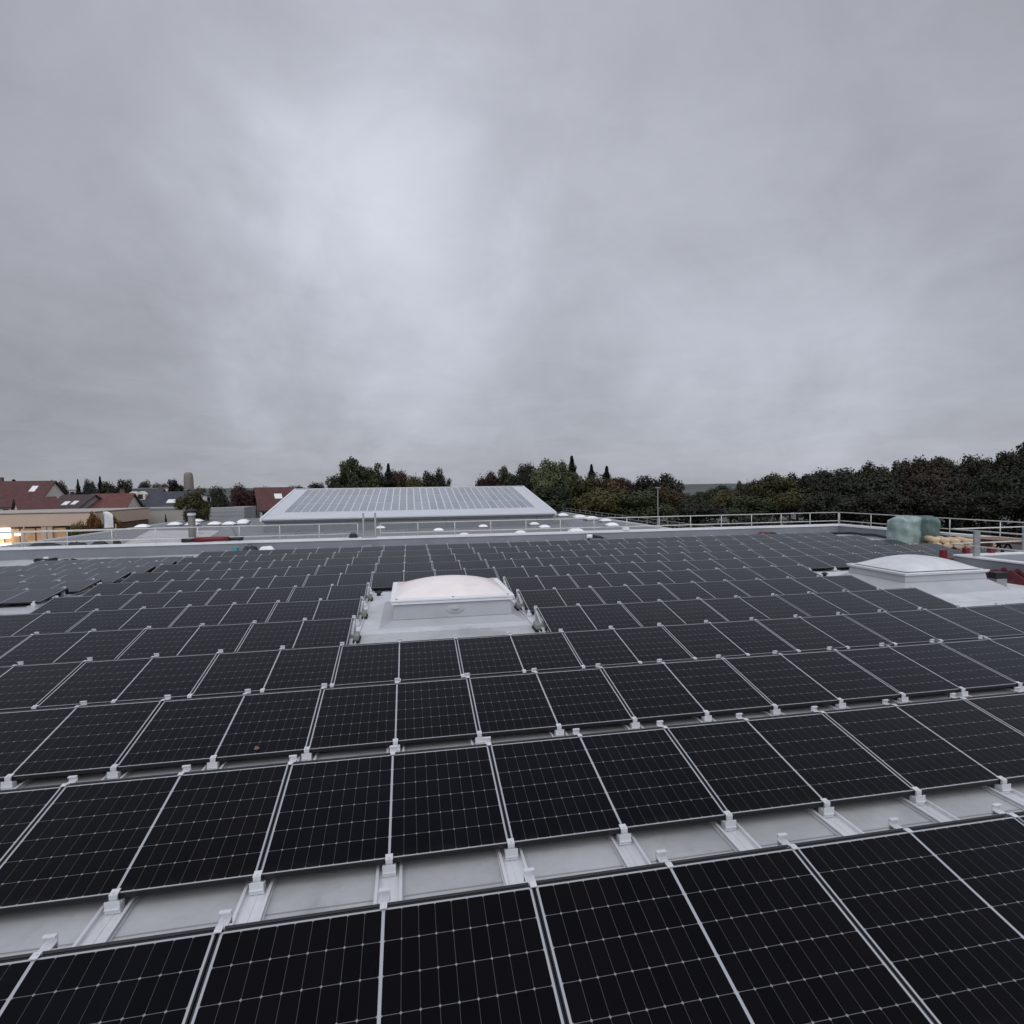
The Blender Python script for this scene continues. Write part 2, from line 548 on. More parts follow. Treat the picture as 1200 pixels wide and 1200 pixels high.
def hill(x0, x1, y, base, top, seed, depth=500):
    r2 = random.Random(seed)
    ph = [r2.uniform(0, 6) for _ in range(8)]

    def fn(u, v):
        x = x0 + (x1 - x0) * u
        s = sum(math.sin(u * (4 + 6 * k) + ph[k]) / (1 + k * 1.2) for k in range(8)) * 0.16
        prof = math.sin(math.pi * min(1, max(0, v)))
        e = math.sin(math.pi * u) ** 0.35
        return (x, y + depth * (v - 0.5) * 2, base + (top - base) * e * prof * (0.85 + s) + r2.uniform(-0.5, 0.8))
    b = MB()
    b.grid(fn, 220, 10)
    tag(b.build("hill", M["hill"]), None, None, kind="structure")


hill(-2600, 900, 1900, GZ - 3, 15, 1, 700)
hill(-900, 2600, 2600, GZ - 3, 11, 4, 700)

# ------------------------------------------------------------------ the roof we stand on
RX0, RX1, RY0, RY1 = -26.0, 22.8, -9.0, 26.35      # roof inside the parapets
PH, PT = 0.47, 0.30
bld = thing("warehouse", "grey flat-roofed warehouse carrying the rows of dark solar panels", "building")
b = MB()
b.box(RX0, RX1, RY0, RY1, -0.25, 0.0)
b.build("roof", M["roof"], bld)
b = MB()
b.box(RX0, RX1 + PT, RY1, RY1 + PT, -0.25, PH)
par = b.build("parapet", M["upstand"], bld)
b = MB()
b.box(RX0, RX1 + PT + 0.03, RY1 - 0.035, RY1 + PT + 0.04, PH, PH + 0.045)
b.box(RX0, RX1 - 0.04, RY1 - 0.035, RY1 - 0.003, PH - 0.05, PH - 0.0005)
b.build("coping", M["coping"], par)
b = MB()
b.box(RX1, RX1 + PT, RY0, RY1, -0.25, PH)
par = b.build("parapet", M["upstand"], bld)
b = MB()
b.box(RX1 - 0.035, RX1 + PT + 0.03, RY0, RY1 - 0.036, PH, PH + 0.045)
b.box(RX1 - 0.035, RX1 - 0.003, RY0, RY1 - 0.04, PH - 0.05, PH - 0.0005)
b.build("coping", M["coping"], par)
b = MB()
b.box(RX0, RX1 + PT - 0.02, RY0 + 0.01, RY1 + PT - 0.02, GZ, -0.255)
b.build("facade", M["facade"], bld)

# ------------------------------------------------------------------ solar panels and their rails
KP = 0.871                      # half a panel
TILT = R(11.81)
ROW0, PITCH, Z0, PD = 2.0702, 1.8706, 0.12, 1.134
HW = KP - 0.003
LIP = 0.009


def make_panel():
    root = thing("solar_panel", None, "solar panel")
    b = MB()
    b.box(-HW + LIP, HW - LIP, LIP, PD - LIP, -0.008, -0.0015)
    b.build("glass", M["glass"], root)
    b = MB()
    b.box(-HW, HW, 0, LIP, -0.035, 0)
    b.box(-HW, HW, PD - LIP, PD, -0.035, 0)
    b.box(-HW, -HW + LIP, LIP, PD - LIP, -0.035, 0)
    b.box(HW - LIP, HW, LIP, PD - LIP, -0.035, 0)
    b.build("frame", M["black_frame"], root)
    b = MB()
    c, s = math.cos(TILT), math.sin(TILT)
    for x0, x1 in ((-HW + 0.02, HW - 0.02),):      # back sheet leaning away under the high edge
        top = (PD + 0.022, -0.012)
        bot = (PD + 0.022 + 0.10, -0.21)
        b.hexa([(x0, bot[0], bot[1]), (x1, bot[0], bot[1]), (x1, bot[0] + 0.006, bot[1]), (x0, bot[0] + 0.006, bot[1]),
                (x0, top[0], top[1]), (x1, top[0], top[1]), (x1, top[0] + 0.006, top[1]), (x0, top[0] + 0.006, top[1])])
        b.box(x0, x1, PD + 0.012, PD + 0.030, -0.011, -0.007)
    b.build("wind_deflector", M["deflector"], root)
    return root


panel0 = make_panel()
_first = [True]


def place_panel(x, y, label, group, tilt=TILT):
    o = panel0 if _first[0] else dup(panel0)
    _first[0] = False
    o.location = (x, y, Z0 + rnd.uniform(-0.003, 0.003))
    o.rotation_euler = (tilt + R(rnd.uniform(-0.22, 0.22)), R(rnd.uniform(-0.12, 0.12)), R(rnd.uniform(-0.05, 0.05)))
    o["label"] = label
    o["group"] = group
    return o


def col_words(c):
    if c == 0:
        return "in line with the pink skylight's left half"
    if c == 1:
        return "in line with the pink skylight's right half"
    if c < 0:
        return f"{ordinal(-c)} column left of the pink skylight"
    return f"{ordinal(c - 1)} column right of the pink skylight"


present = {}
ROWRANGE = {1: (-2, 4), 2: (-3, 6), 3: (-4, 7), 4: (-4, 8)}
for r in range(1, 13):
    if r in ROWRANGE:
        cs = list(range(ROWRANGE[r][0], ROWRANGE[r][1] + 1))
    elif r in (5, 6, 7):
        cs = list(range(-4, 0)) + list(range(2, 7))
    else:
        cs = list(range(-4, 12))
    present[r] = set(cs)
    for c in cs:
        lab = f"dark solar panel, {ordinal(r)} row from the front, {col_words(c)}"
        place_panel(2 * c * KP, ROW0 + (r - 1) * PITCH, lab, "dark solar panels on the near roof")

LX, LY, LPITCH = -8.93, 15.28, 1.37
LROWS = {0: (4, -8.62), 1: (4, -8.5), 2: (5, -8.34), 3: (6, -8.2), 4: (7, -8.06), 5: (3, -7.98)}
for i, (n, xr) in LROWS.items():
    for j in range(n):
        lab = f"dark solar panel across the left walkway, {ordinal(i + 1)} row back, {ordinal(j + 1)} from the walkway"
        place_panel(xr - HW - j * 2 * KP, LY + i * LPITCH, lab, "dark solar panels left of the walkway", R(7))


# rails: folded aluminium channels along the depth of the roof, with their brackets
def bracket_meshes(tilt):
    c, s = math.cos(tilt), math.sin(tilt)
    b = MB()                               # low support, origin on the rail at the panel's low edge
    b.box(-0.046, 0.046, -0.030, 0.030, 0.0145, Z0 - 0.045)
    b.box(-0.046, 0.046, -0.036, -0.0302, 0.045, Z0 - 0.022)
    b.box(-0.046, 0.046, -0.046, -0.0362, 0.045, 0.051)
    b.box(-0.024, 0.024, -0.020, -0.004, Z0 - 0.0445, Z0 + 0.006)
    b.hexa([(-0.026, -0.020, Z0 + 0.0065), (0.026, -0.020, Z0 + 0.0065), (0.026, 0.034, Z0 + 0.0132), (-0.026, 0.034, Z0 + 0.0132),
            (-0.026, -0.020, Z0 + 0.0105), (0.026, -0.020, Z0 + 0.0105), (0.026, 0.034, Z0 + 0.0172), (-0.026, 0.034, Z0 + 0.0172)])
    b.lathe([(0.008, Z0 + 0.010), (0.008, Z0 + 0.021)], 6, (0, -0.008), True)
    low = b.mesh("low_bracket", M["alu"])
    zt = Z0 + PD * s
    b = MB()                               # high support, origin on the rail at the panel's high edge
    b.hexa([(-0.04, 0.02, 0.012), (0.04, 0.02, 0.012), (0.04, 0.10, 0.012), (-0.04, 0.10, 0.012),
            (-0.035, 0.012, zt - 0.03), (0.035, 0.012, zt - 0.03), (0.035, 0.035, zt - 0.03), (-0.035, 0.035, zt - 0.03)])
    b.hexa([(-0.03, -0.62, 0.014), (0.03, -0.62, 0.014), (0.03, -0.60, 0.014), (-0.03, -0.60, 0.014),
            (-0.03, -0.06, zt - 0.062), (0.03, -0.06, zt - 0.062), (0.03, -0.04, zt - 0.05), (-0.03, -0.04, zt - 0.05)])
    b.box(-0.020, 0.020, -0.026, 0.020, zt + 0.003, zt + 0.008)
    b.box(-0.030, 0.030, 0.0205, 0.118, zt - 0.030, zt - 0.022)
    b.box(-0.032, 0.032, 0.1185, 0.126, zt - 0.060, zt + 0.018)
    b.box(-0.032, 0.032, 0.100, 0.118, zt + 0.010, zt + 0.018)
    b.box(-0.020, 0.020, 0.0105, 0.020, zt - 0.029, zt + 0.0025)
    b.lathe([(0.008, zt + 0.008), (0.008, zt + 0.014)], 6, (0, -0.004), True)
    high = b.mesh("high_bracket", M["alu"])
    return low, high


BRACKETS = {False: bracket_meshes(TILT), True: bracket_meshes(R(7))}


def rail_channel(length):
    b = MB()
    b.box(-0.070, 0.070, 0, length, 0.006, 0.010)
    b.box(-0.005, 0.005, 0, length, 0.0102, 0.014)
    for sx in (-1, 1):
        b.box(*sorted((sx * 0.070, sx * 0.076)), 0, length, 0.002, 0.040)
        b.box(*sorted((sx * 0.0762, sx * 0.090)), 0, length, 0.034, 0.040)
        b.box(*sorted((sx * 0.0765, sx * 0.098)), 0, length, 0.0045, 0.008)
    return b


def has_joint(r, k):
    """does row r carry panel edge or middle k"""
    for c in present[r]:
        if 2 * c - 1 <= k <= 2 * c + 1:
            return True
    return False


def rail_words(k):
    if k == 0:
        return "aluminium floor rail in line with the left edge of the pink skylight"
    if k < 0:
        return f"aluminium floor rail, {ordinal(-k)} left of the one aligned with the pink skylight's left edge"
    return f"aluminium floor rail, {ordinal(k)} right of the one aligned with the pink skylight's left edge"


def rail(x, y0, y1, supports, label, group, flat=False):
    LOWM, HIGHM = BRACKETS[flat]
    tl = R(7) if flat else TILT
    t = thing("mounting_rail", label, "rail", (x, y0, 0), 0, group)
    rail_channel(y1 - y0).build("channel", M["alu"], t)
    for y in supports:
        for nm, me, yy in (("low_bracket", LOWM, y - y0), ("high_bracket", HIGHM, y - y0 + PD * math.cos(tl))):
            o = bpy.data.objects.new(nm, me)
            COL.objects.link(o)
            o.parent = t
            o.location = (0, yy, 0)
    return t


for k in range(-9, 24):
    rows = [r for r in range(1, 13) if has_joint(r, k)]
    runs = []
    for r in rows:
        if runs and r == runs[-1][-1] + 1:
            runs[-1].append(r)
        else:
            runs.append([r])
    for n_, run in enumerate(runs):
        ys = [ROW0 + (r - 1) * PITCH for r in run]
        lab = rail_words(k)
        if len(runs) > 1:
            lab = lab.replace("aluminium floor rail", "far floor rail piece" if n_ else "near floor rail piece")
        y0 = ys[0] - 0.16
        if run[0] in ROWRANGE and run[0] > 1:
            y0 = ys[0] - 0.4
        rail(k * KP, y0, ys[-1] + PD + 0.22, ys, lab, "aluminium rails under the near panels")
for k in range(0, 9):
    x = -8.75 - k * KP
    ys = [LY + i * LPITCH for i, (n, xr) in LROWS.items() if xr - n * 2 * KP - 0.02 <= x <= xr + 0.02]
    if ys:
        rail(x, min(ys) - 0.12, max(ys) + PD + 0.2, ys, f"aluminium floor rail across the left walkway, {ordinal(k + 1)} from the walkway", "aluminium rails left of the walkway", True)

# ballast blocks at the ends of the rows beside the skylight
blk = None
for r in (5, 6, 7):
    for side, x in (("left", -KP + 0.03), ("right", 3 * KP - 0.03)):
        y = ROW0 + (r - 1) * PITCH + 0.62
        lab = f"greenish concrete ballast block {side} of the pink skylight, {('nearest', 'middle', 'farthest')[r - 5]} of three"
        if blk is None:
            blk = thing("ballast_block", lab, "ballast block", (x, y, 0), 0, "ballast blocks beside the pink skylight")
            b = MB()
            b.box(-0.115, 0.115, -0.02, 0.36, 0.0065, 0.04)
            b.build("rubber_mat", M["rubber"], blk)
            b = MB()
            b.box(-0.095, 0.095, 0.02, 0.33, 0.041, 0.135)
            b.build("block", M["concrete"], blk, 0.008)
        else:
            o = dup(blk)
            o.location = (x, y, 0)
            o.rotation_euler = (0, 0, R(rnd.uniform(-3, 3)))
            o["label"] = lab


# ------------------------------------------------------------------ rooflights on the near roof
def skylight(name, label, x0, x1, y0, y1, zf, dome_h, dome_mat, hinge=True, rim=0.055, flare=0.16):
    cx, cy = (x0 + x1) / 2, (y0 + y1) / 2
    t = thing(name, label, "skylight", (cx, cy, 0))
    hx, hy = (x1 - x0) / 2, (y1 - y0) / 2
    b = MB()
    b.taper((-hx - flare, hx + flare, -hy - flare, hy + flare), 0.0, (-hx + 0.02, hx - 0.02, -hy + 0.02, hy - 0.02), 0.10 if flare < 0.3 else 0.24)
    b.taper((-hx + 0.02, hx - 0.02, -hy + 0.02, hy - 0.02), 0.1005 if flare < 0.3 else 0.2405, (-hx + 0.05, hx - 0.05, -hy + 0.05, hy - 0.05), zf - 0.0155 - rim)
    b.build("curb", M["upstand_pale"], t, 0.012)
    b = MB()
    for z0, z1, e, w_ in ((zf - 0.015 - rim, zf - 0.015, 0.0, 0.16), (zf - 0.010, zf - 0.01 + rim * 0.8, 0.02, 0.13)):
        for sx in (-1, 1):
            b.box(*sorted((sx * (hx + e), sx * (hx + e - w_))), -hy - e, hy + e, z0, z1)
        for sy in (-1, 1):
            b.box(-hx - e + w_, hx + e - w_, *sorted((sy * (hy + e), sy * (hy + e - w_))), z0, z1)
    b.build("rim", M["pvc"], t, 0.008)
    b = MB()
    ix, iy = hx - 0.085, hy - 0.085

    def fn(u, v):
        x, y = 2 * u - 1, 2 * v - 1
        k = (1 - abs(x) ** 2.1) * (1 - abs(y) ** 2.6)
        return (x * ix, y * iy, zf + 0.036 + dome_h * max(0, k) ** 0.8)
    b.grid(fn, 40, 40)
    b.build("dome", dome_mat, t)
    for sx in (-1, 0, 1):
        for sy in (-1, 1):
            b = MB()
            b.lathe([(0.022, zf + rim * 0.8 - 0.012), (0.022, zf + rim * 0.8 + 0.004), (0.012, zf + rim * 0.8 + 0.012)], 8, (sx * (hx - 0.10), sy * (hy - 0.03)))
            b.build("fixing_screw", M["galv_dull"], t)
    if hinge:
        b = MB()
        b.lathe([(0.22, 0.0), (0.21, 0.02), (0.15, 0.05), (0.07, 0.065), (0.055, 0.10), (0.03, 0.115)], 20)
        o = b.build("anchor_boss", M["upstand_pale"], t)
        o.location = (0.04, -hy + 0.055, 0.28)
        o.rotation_euler = (R(80), 0, 0)
        o.scale = (1, 0.55, 0.6)
    return t


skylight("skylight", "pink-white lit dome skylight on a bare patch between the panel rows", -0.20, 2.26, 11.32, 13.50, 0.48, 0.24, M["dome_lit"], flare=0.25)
skylight("skylight", "plain white dome skylight near the dark red tarpaulin and the roof shaft", 12.15, 14.62, 11.75, 13.62, 0.46, 0.28, M["dome"], False, 0.032, 0.34)

b = MB()
b.box(-1.05, 2.85, 10.72, 15.05, 0.0005, 0.006)
tag(b.build("roof_mat", M["pad"]), "pale square of roof membrane around the pink skylight", "membrane")
b = MB()
b.box(11.40, 16.35, 9.9, 15.05, 0.0005, 0.006)
tag(b.build("roof_mat", M["pad"]), "pale square of roof membrane around the plain white skylight", "membrane")
for x, y, rz, lab in ((-0.62, 14.62, 0.3, "small black vent cap behind the pink skylight"), (12.05, 14.35, 0.1, "small black vent cap on the pale patch behind the plain white skylight")):
    t = thing("roof_vent", lab, "vent", (x, y, 0.006), rz)
    b = MB()
    b.lathe([(0.05, 0), (0.05, 0.07)], 12)
    b.build("pipe", M["black"], t)
    b = MB()
    b.lathe([(0.09, 0.0705), (0.09, 0.09), (0.03, 0.125), (0.005, 0.13)], 14)
    b.build("cap", M["black"], t)

# ------------------------------------------------------------------ guard rails


def guard_rail(label, p0, p1, zb, z_mid, z_top, n, r=0.021, posts=True, mat="galv", group="guard rails round the roofs", skip_ends=False, feet=False):
    p0, p1 = Vector(p0), Vector(p1)
    t = thing("guard_rail", label, "guard rail", (p0.x, p0.y, 0), 0, group)
    dv = p1 - p0
    for nm, z in (("top_rail", z_top), ("mid_rail", z_mid)):
        b = MB()
        b.tube([(0, 0, z), (dv.x / 2, dv.y / 2, z - 0.006), (dv.x, dv.y, z)], r, 8)
        b.build(nm, M[mat], t)
    for i in range(n + 1):
        b = MB()
        q = dv * (i / n)
        b.tube([(q.x, q.y, zb), (q.x, q.y, z_top - r * 0.9)], r * 0.9, 8)
        b.box(q.x - 0.06, q.x + 0.06, q.y - 0.05, q.y + 0.05, zb, zb + 0.012)
        b.build("post", M[mat], t)
    return t


zc = PH + 0.046
gy = RY1 + 0.17
guard_rail("galvanised guard rail on the back parapet left of the ladder", (RX0 + 0.2, gy, 0), (-2.15, gy, 0), zc, 0.70, 1.17, 14)
guard_rail("galvanised guard rail on the back parapet right of the ladder", (-1.15, gy, 0), (RX1 + 0.10, gy, 0), zc, 0.69, 1.14, 14)
guard_rail("galvanised guard rail along the right parapet behind the green bales", (RX1 + 0.15, gy - 0.03, 0), (RX1 + 0.15, RY0, 0), zc, 0.69, 1.14, 17)

# access ladder over the back parapet
t = thing("access_ladder", "grey steel access ladder rising over the back parapet between two guard rails", "ladder", (-1.65, RY1 + PT + 0.16, 0))
for sx in (-1, 1):
    b = MB()
    b.tube([(sx * 0.27, 0, -2.7), (sx * 0.27, 0, 1.62)], 0.045, 8)
    b.build("stringer", M["galv_dull"], t)
for i in range(9):
    b = MB()
    b.tube([(-0.25, 0, -2.45 + 0.33 * i), (0.25, 0, -2.45 + 0.33 * i)], 0.018, 6)
    b.build("rung", M["galv_dull"], t)
b = MB()
b.box(-0.34, 0.34, -0.50, -0.05, zc + 0.002, zc + 0.035)
b.build("step_plate", M["galv_dull"], t)
b = MB()
b.box(-0.22, 0.16, -0.78, -0.515, 0.02, 0.20)
b.build("step_box", M["galv_dull"], t)
t = thing("black_bag", "small black bag on the white coping beside the ladder", "bag", (-2.35, RY1 + 0.12, zc))
b = MB()
b.taper((-0.2, 0.2, -0.12, 0.12), 0, (-0.14, 0.14, -0.09, 0.09), 0.2)
b.build("body", M["black"], t, 0.04, 3)
b = MB()
b.tube([(-0.1, 0, 0.19), (-0.05, 0, 0.25), (0.05, 0, 0.25), (0.1, 0, 0.19)], 0.012, 6)
b.build("handle", M["black"], t)

# ------------------------------------------------------------------ roof shaft at the right with its own rail
SX0, SX1, SY0, SY1, SH = 16.42, 20.6, 5.5, 14.25, 0.46
t = thing("roof_shaft", "raised grey roof shaft with white coping at the right behind the plain white skylight", "roof shaft", (SX0, SY0, 0))
b = MB()
b.box(0, SX1 - SX0, 0, SY1 - SY0, 0, SH)
b.build("wall", M["upstand"], t)
b = MB()
for a in ((-0.03, 0.25, -0.03, SY1 - SY0 + 0.03), (SX1 - SX0 - 0.25, SX1 - SX0 + 0.03, -0.03, SY1 - SY0 + 0.03)):
    b.box(*a, SH, SH + 0.05)
for a in ((0.25, SX1 - SX0 - 0.25, -0.03, 0.25), (0.25, SX1 - SX0 - 0.25, SY1 - SY0 - 0.25, SY1 - SY0 + 0.03)):
    b.box(*a, SH, SH + 0.05)
b.build("coping", M["coping"], t, 0.01)
g = thing("shaft_guard_rail", "galvanised guard rail with red feet standing on the roof shaft", "guard rail", (SX0, SY1, 0), 0)
for nm, z in (("top_rail", 1.27), ("mid_rail", 0.82)):
    for dx, dy in ((3.9, 0.0), (0.0, -8.0)):
        b = MB()
        b.tube([(0, 0.14, z), (dx, 0.14 + dy, z)], 0.02, 8)
        b.build(nm, M["galv"], g)
for px_, py_, w_ in ((0.13, -0.55, 0.10), (2.6, 0.05, 0.03), (0.13, -3.4, 0.03), (0.13, -6.4, 0.03)):
    b = MB()
    b.box(px_ - w_, px_ + w_, py_ - 0.03, py_ + 0.03, SH + 0.051, 1.27)
    b.build("post", M["galv_dull"], g, 0.006)
for px_, py_, dz in ((-0.35, 0.05, -0.08), (0.55, 0.12, 0.05), (1.35, 0.02, 0.05)):
    b = MB()
    b.box(px_ - 0.08, px_ + 0.08, py_ - 0.07, py_ + 0.07, SH + dz - 0.35 if px_ < 0 else SH + 0.052, SH + dz + (0.28 if px_ < 0 else 0.17))
    if px_ < 0:
        b.box(px_ + 0.081, px_ + 0.32, py_ - 0.06, py_ + 0.06, SH + dz - 0.35, SH + dz + 0.02)
    b.build("foot", M["red_plastic"], g, 0.015)

# ------------------------------------------------------------------ things lying about on the roof


def lumpy(name, mat, parent, sx, sy, sz, seed, n=26, amp=0.25, power=2.6, freq=1.0):
    r2 = random.Random(seed)
    ph = [(r2.uniform(2, 6), r2.uniform(0, 6.3), r2.uniform(2, 6), r2.uniform(0, 6.3)) for _ in range(5)]

    def fn(u, v):
        x, y = 2 * u - 1, 2 * v - 1
        k = max(0.0, (1 - abs(x) ** power) * (1 - abs(y) ** power)) ** 0.5
        s = sum(math.sin(a * freq * x + p) * math.sin(c * freq * y + q) for a, p, c, q in ph) / 5
        return (x * sx, y * sy, sz * k * (1 + amp * 2.2 * s))
    b = MB()
    b.grid(fn, n, n)
    return b.build(name, mat, parent)


# green wrapped bales
for (x, y, rz, sx, sy, h, mk, lab) in ((21.2, 20.75, 0.25, 0.56, 0.50, 1.20, "green_film", "larger pale green film-wrapped bale beside the timber rolls on the roof"),
                                       (22.1, 20.6, 0.1, 0.45, 0.45, 1.18, "green_dark", "darker green film-wrapped bale tucked behind the pale green one")):
    t = thing("wrapped_bale", lab, "bale", (x, y, 0), rz, "green wrapped bales in the far roof corner")
    b = MB()
    for q in (-1, 0, 1):
        b.box(q * (sx - 0.09) - 0.07, q * (sx - 0.09) + 0.07, -sy, sy, 0, 0.09)
    b.box(-sx, sx, -sy, sy, 0.0905, 0.115)
    b.build("pallet", M["wood"], t)
    r2 = random.Random(int(x * 10))
    b = MB()
    nu, nv = 40, 14
    off = [r2.uniform(0, 6.3) for _ in range(4)]

    def fn(u, v, sx=sx, sy=sy, h=h, off=off):
        a = u * 2 * math.pi
        ca, sa = math.cos(a), math.sin(a)
        k = 1 / max(abs(ca) ** 3.4 + abs(sa) ** 3.4, 1e-6) ** (1 / 3.4)
        bulge = 1 + 0.05 * math.sin(v * 3.1) + 0.04 * math.sin(7 * a + off[0] + 5 * v) + 0.03 * math.sin(13 * v + off[1] + 2 * a) + 0.012 * math.sin(44 * v + 1.5 * math.sin(a))
        top = 1.0 if v < 0.86 else 1 - ((v - 0.86) / 0.14) ** 2
        z = 0.116 + (h - 0.116) * min(1, v / 0.93) + 0.07 * math.sin(3 * a + off[2]) * v + (0.02 if v > 0.93 else 0)
        return (ca * k * sx * bulge * max(top, 0.02), sa * k * sy * bulge * max(top, 0.02), z)
    b.grid(fn, nu, nv)
    b.build("film", M[mk], t)

# pale timber rolls: two layers of bundles with round ends towards us
t = None
for i in range(6):
    for lay in range(2):
        x, y = 21.55 + i * 0.17 - 0.02 * lay, 19.6 - i * 0.30 + 0.12 * lay
        lab = f"pale rolled mat in the {('bottom', 'top')[lay]} layer beside the green bales, {ordinal(i + 1)} from the bales"
        if t is None:
            t = thing("rolled_mat", lab, "roll", (x, y, 0.15), 0, "pale rolled mats stacked on the roof")
            b = MB()
            b.lathe([(0.002, -0.505), (0.11, -0.502), (0.145, -0.490), (0.160, -0.46), (0.165, -0.42), (0.16, 0.0), (0.165, 0.5)], 16)
            ro = b.build("roll", M["wood"], t)
            ro.rotation_euler = (R(-90), 0, 0)
            b = MB()
            b.tube([(0.012, -0.30, 0.0), (0.015, -0.24, 0.0)], 0.172, 14)
            b.build("strap", M["wood_dark"], t)
            o = t
        else:
            o = dup(t)
            o["label"] = lab
        o.location = (x, y, 0.13 + lay * 0.20 + rnd.uniform(-0.01, 0.02))
        o.scale = (1.0, 1.0, 0.74)
        o.rotation_euler = (0, 0, R(-30 + rnd.uniform(-7, 7)))

# brown boards on black trestles
for q, (x, y, lab) in enumerate(((21.55, 16.9, "farther black trestle under the brown boards"), (21.45, 15.3, "nearer black trestle under the brown boards"))):
    t = thing("trestle", lab, "trestle", (x, y, 0), R(20), "black trestles under the brown boards")
    for sx in (-1, 1):
        b = MB()
        b.tube([(sx * 0.42, -0.22, 0), (sx * 0.40, 0, 0.42)], 0.035, 6)
        b.tube([(sx * 0.42, 0.22, 0), (sx * 0.40, 0, 0.42)], 0.035, 6)
        b.build("leg", M["black"], t)
    b = MB()
    b.box(-0.5, 0.5, -0.06, 0.06, 0.40, 0.50)
    b.build("crossbar", M["black"], t)
for i, (dx, dy, rz, lab) in enumerate(((0, 0, 2, "lowest brown shuttering board on the black trestles"), (0.05, 0.10, -3, "middle brown shuttering board on the black trestles"),
                                       (-0.06, 0.25, 4, "topmost brown shuttering board on the black trestles"))):
    b = MB()
    b.box(-0.62, 0.62, -1.25, 1.25, 0, 0.035)
    o = tag(b.build("shuttering_board", M["brown_board"], None, 0.004), lab, "board", "brown boards on the black trestles")
    o.location = (21.5 + dx, 16.1 + dy, 0.502 + 0.037 * i)
    o.rotation_euler = (0, 0, R(rz))
t = thing("timber_offcut", "chunky brown timber block between the pale rolls and the boards", "timber", (21.75, 17.75, 0), R(30))
b = MB()
b.box(-0.35, 0.35, -0.2, 0.2, 0, 0.45)
b.build("block", M["brown_board"], t, 0.02)
b = MB()
b.box(-0.37, 0.2, -0.17, 0.22, 0.4505, 0.56)
b.build("loose_board", M["brown_board"], t, 0.01)

# dark red tarpaulin, black box on grey foot
t = thing("red_tarpaulin", "crumpled dark red tarpaulin lying against the roof shaft", "tarpaulin", (16.06, 12.15, 0.006), R(4))
lumpy("sheet", M["red_tarp"], t, 0.30, 1.25, 0.19, 3, 60, 0.9, 2.6, 2.6)
t = thing("black_box", "black box on a grey stand beside the plain white skylight", "box", (15.02, 11.85, 0.006), R(-6))
b = MB()
b.box(-0.14, 0.14, -0.12, 0.12, 0.0, 0.22)
b.build("stand", M["galv_dull"], t, 0.01)
b = MB()
b.box(-0.17, 0.17, -0.13, 0.13, 0.2205, 0.38)
b.build("case", M["black"], t, 0.012)

# by the back parapet
t = thing("white_bag", "white plastic bag slumped against the back parapet", "bag", (-5.95, 25.9, 0))
lumpy("sack", M["white"], t, 0.36, 0.22, 0.30, 8, 20, 0.4)
t = thing("black_tool_bag", "black tool bag leaning beside the white plastic bag", "bag", (-6.62, 25.85, 0), 0.2)
lumpy("body", M["black"], t, 0.34, 0.2, 0.30, 5, 18, 0.3)
b = MB()
b.tube([(-0.12, 0, 0.27), (-0.06, 0, 0.40), (0.06, 0, 0.40), (0.12, 0, 0.27)], 0.015, 6)
b.build("handle", M["black"], t)
t = thing("teal_bucket", "small teal bucket left of the black tool bag", "bucket", (-7.22, 25.85, 0))
b = MB()
b.lathe([(0.11, 0), (0.15, 0.30), (0.155, 0.31), (0.14, 0.31), (0.10, 0.03)], 18)
b.build("pail", M["teal"], t)
b = MB()
b.tube([(0.15 * math.cos(a), 0, 0.30 + 0.14 * math.sin(a)) for a in [math.pi * i / 8 for i in range(9)]], 0.006, 5)
b.build("handle", M["galv_dull"], t)
t = thing("power_drill", "white and black power tool lying at the back parapet, right of the far hall", "tool", (8.95, 25.9, 0.0), R(-8))
b = MB()
b.tube([(-0.36, 0, 0.30), (-0.1, 0, 0.30)], 0.10, 10)
b.build("motor", M["white"], t)
b = MB()
b.tube([(-0.1, 0, 0.30), (0.3, 0, 0.26), (0.55, 0, 0.14)], 0.085, 10, 0.04)
b.build("gear_head", M["black"], t)
b = MB()
b.box(-0.32, -0.18, -0.07, 0.07, 0.0, 0.215)
b.build("grip", M["black"], t, 0.02)
t = thing("red_sack", "dark red and black sack lying at the foot of the back parapet", "sack", (17.9, 25.7, 0.0), R(4))
lumpy("cloth", M["red_tarp"], t, 0.5, 0.25, 0.26, 11, 20, 0.3)
lumpy("black_end", M["black"], t, 0.22, 0.2, 0.24, 12, 14, 0.3).location = (0.52, 0.02, 0)
b = MB()
r2 = random.Random(3)
b.tube([(21.9, 26.0, 0.06), (22.3, 25.6, 0.10), (22.45, 25.0, 0.16), (22.5, 24.4, 0.12), (22.4, 23.6, 0.18), (22.5, 22.9, 0.08), (22.3, 22.2, 0.05)], 0.06, 8)
tag(b.build("dark_hose", M["black"]), "dark thick hose lying along the foot of the right parapet at the far corner", "hose")
t = thing("cable_coil", "black cable coil with a white plug by the parapet at the far left", "cable", (-13.75, 24.65, 0), 0.3)
b = MB()
for k in range(4):
    b.tube([((0.30 + 0.02 * k) * math.cos(a), (0.28 - 0.015 * k) * math.sin(a), 0.03 + 0.045 * k + 0.02 * math.sin(3 * a)) for a in [2 * math.pi * i / 20 for i in range(21)]], 0.026, 6)
b.build("coil", M["black"], t)
b = MB()
b.box(-0.06, 0.10, -0.12, 0.04, 0.03, 0.26)
b.build("plug", M["white"], t, 0.02)
b = MB()
b.tube([(0.32, 0, 0.04), (0.55, 0.05, 0.1), (0.85, -0.02, 0.12), (1.05, 0.06, 0.03)], 0.03, 6)
b.build("loose_end", M["black"], t)
b = MB()
b.box(-0.16, 0.16, -0.1, 0.1, 0, 0.14)
o = tag(b.build("white_carton", M["white"], None, 0.01), "small white carton standing on the back coping right of the far hall", "carton")
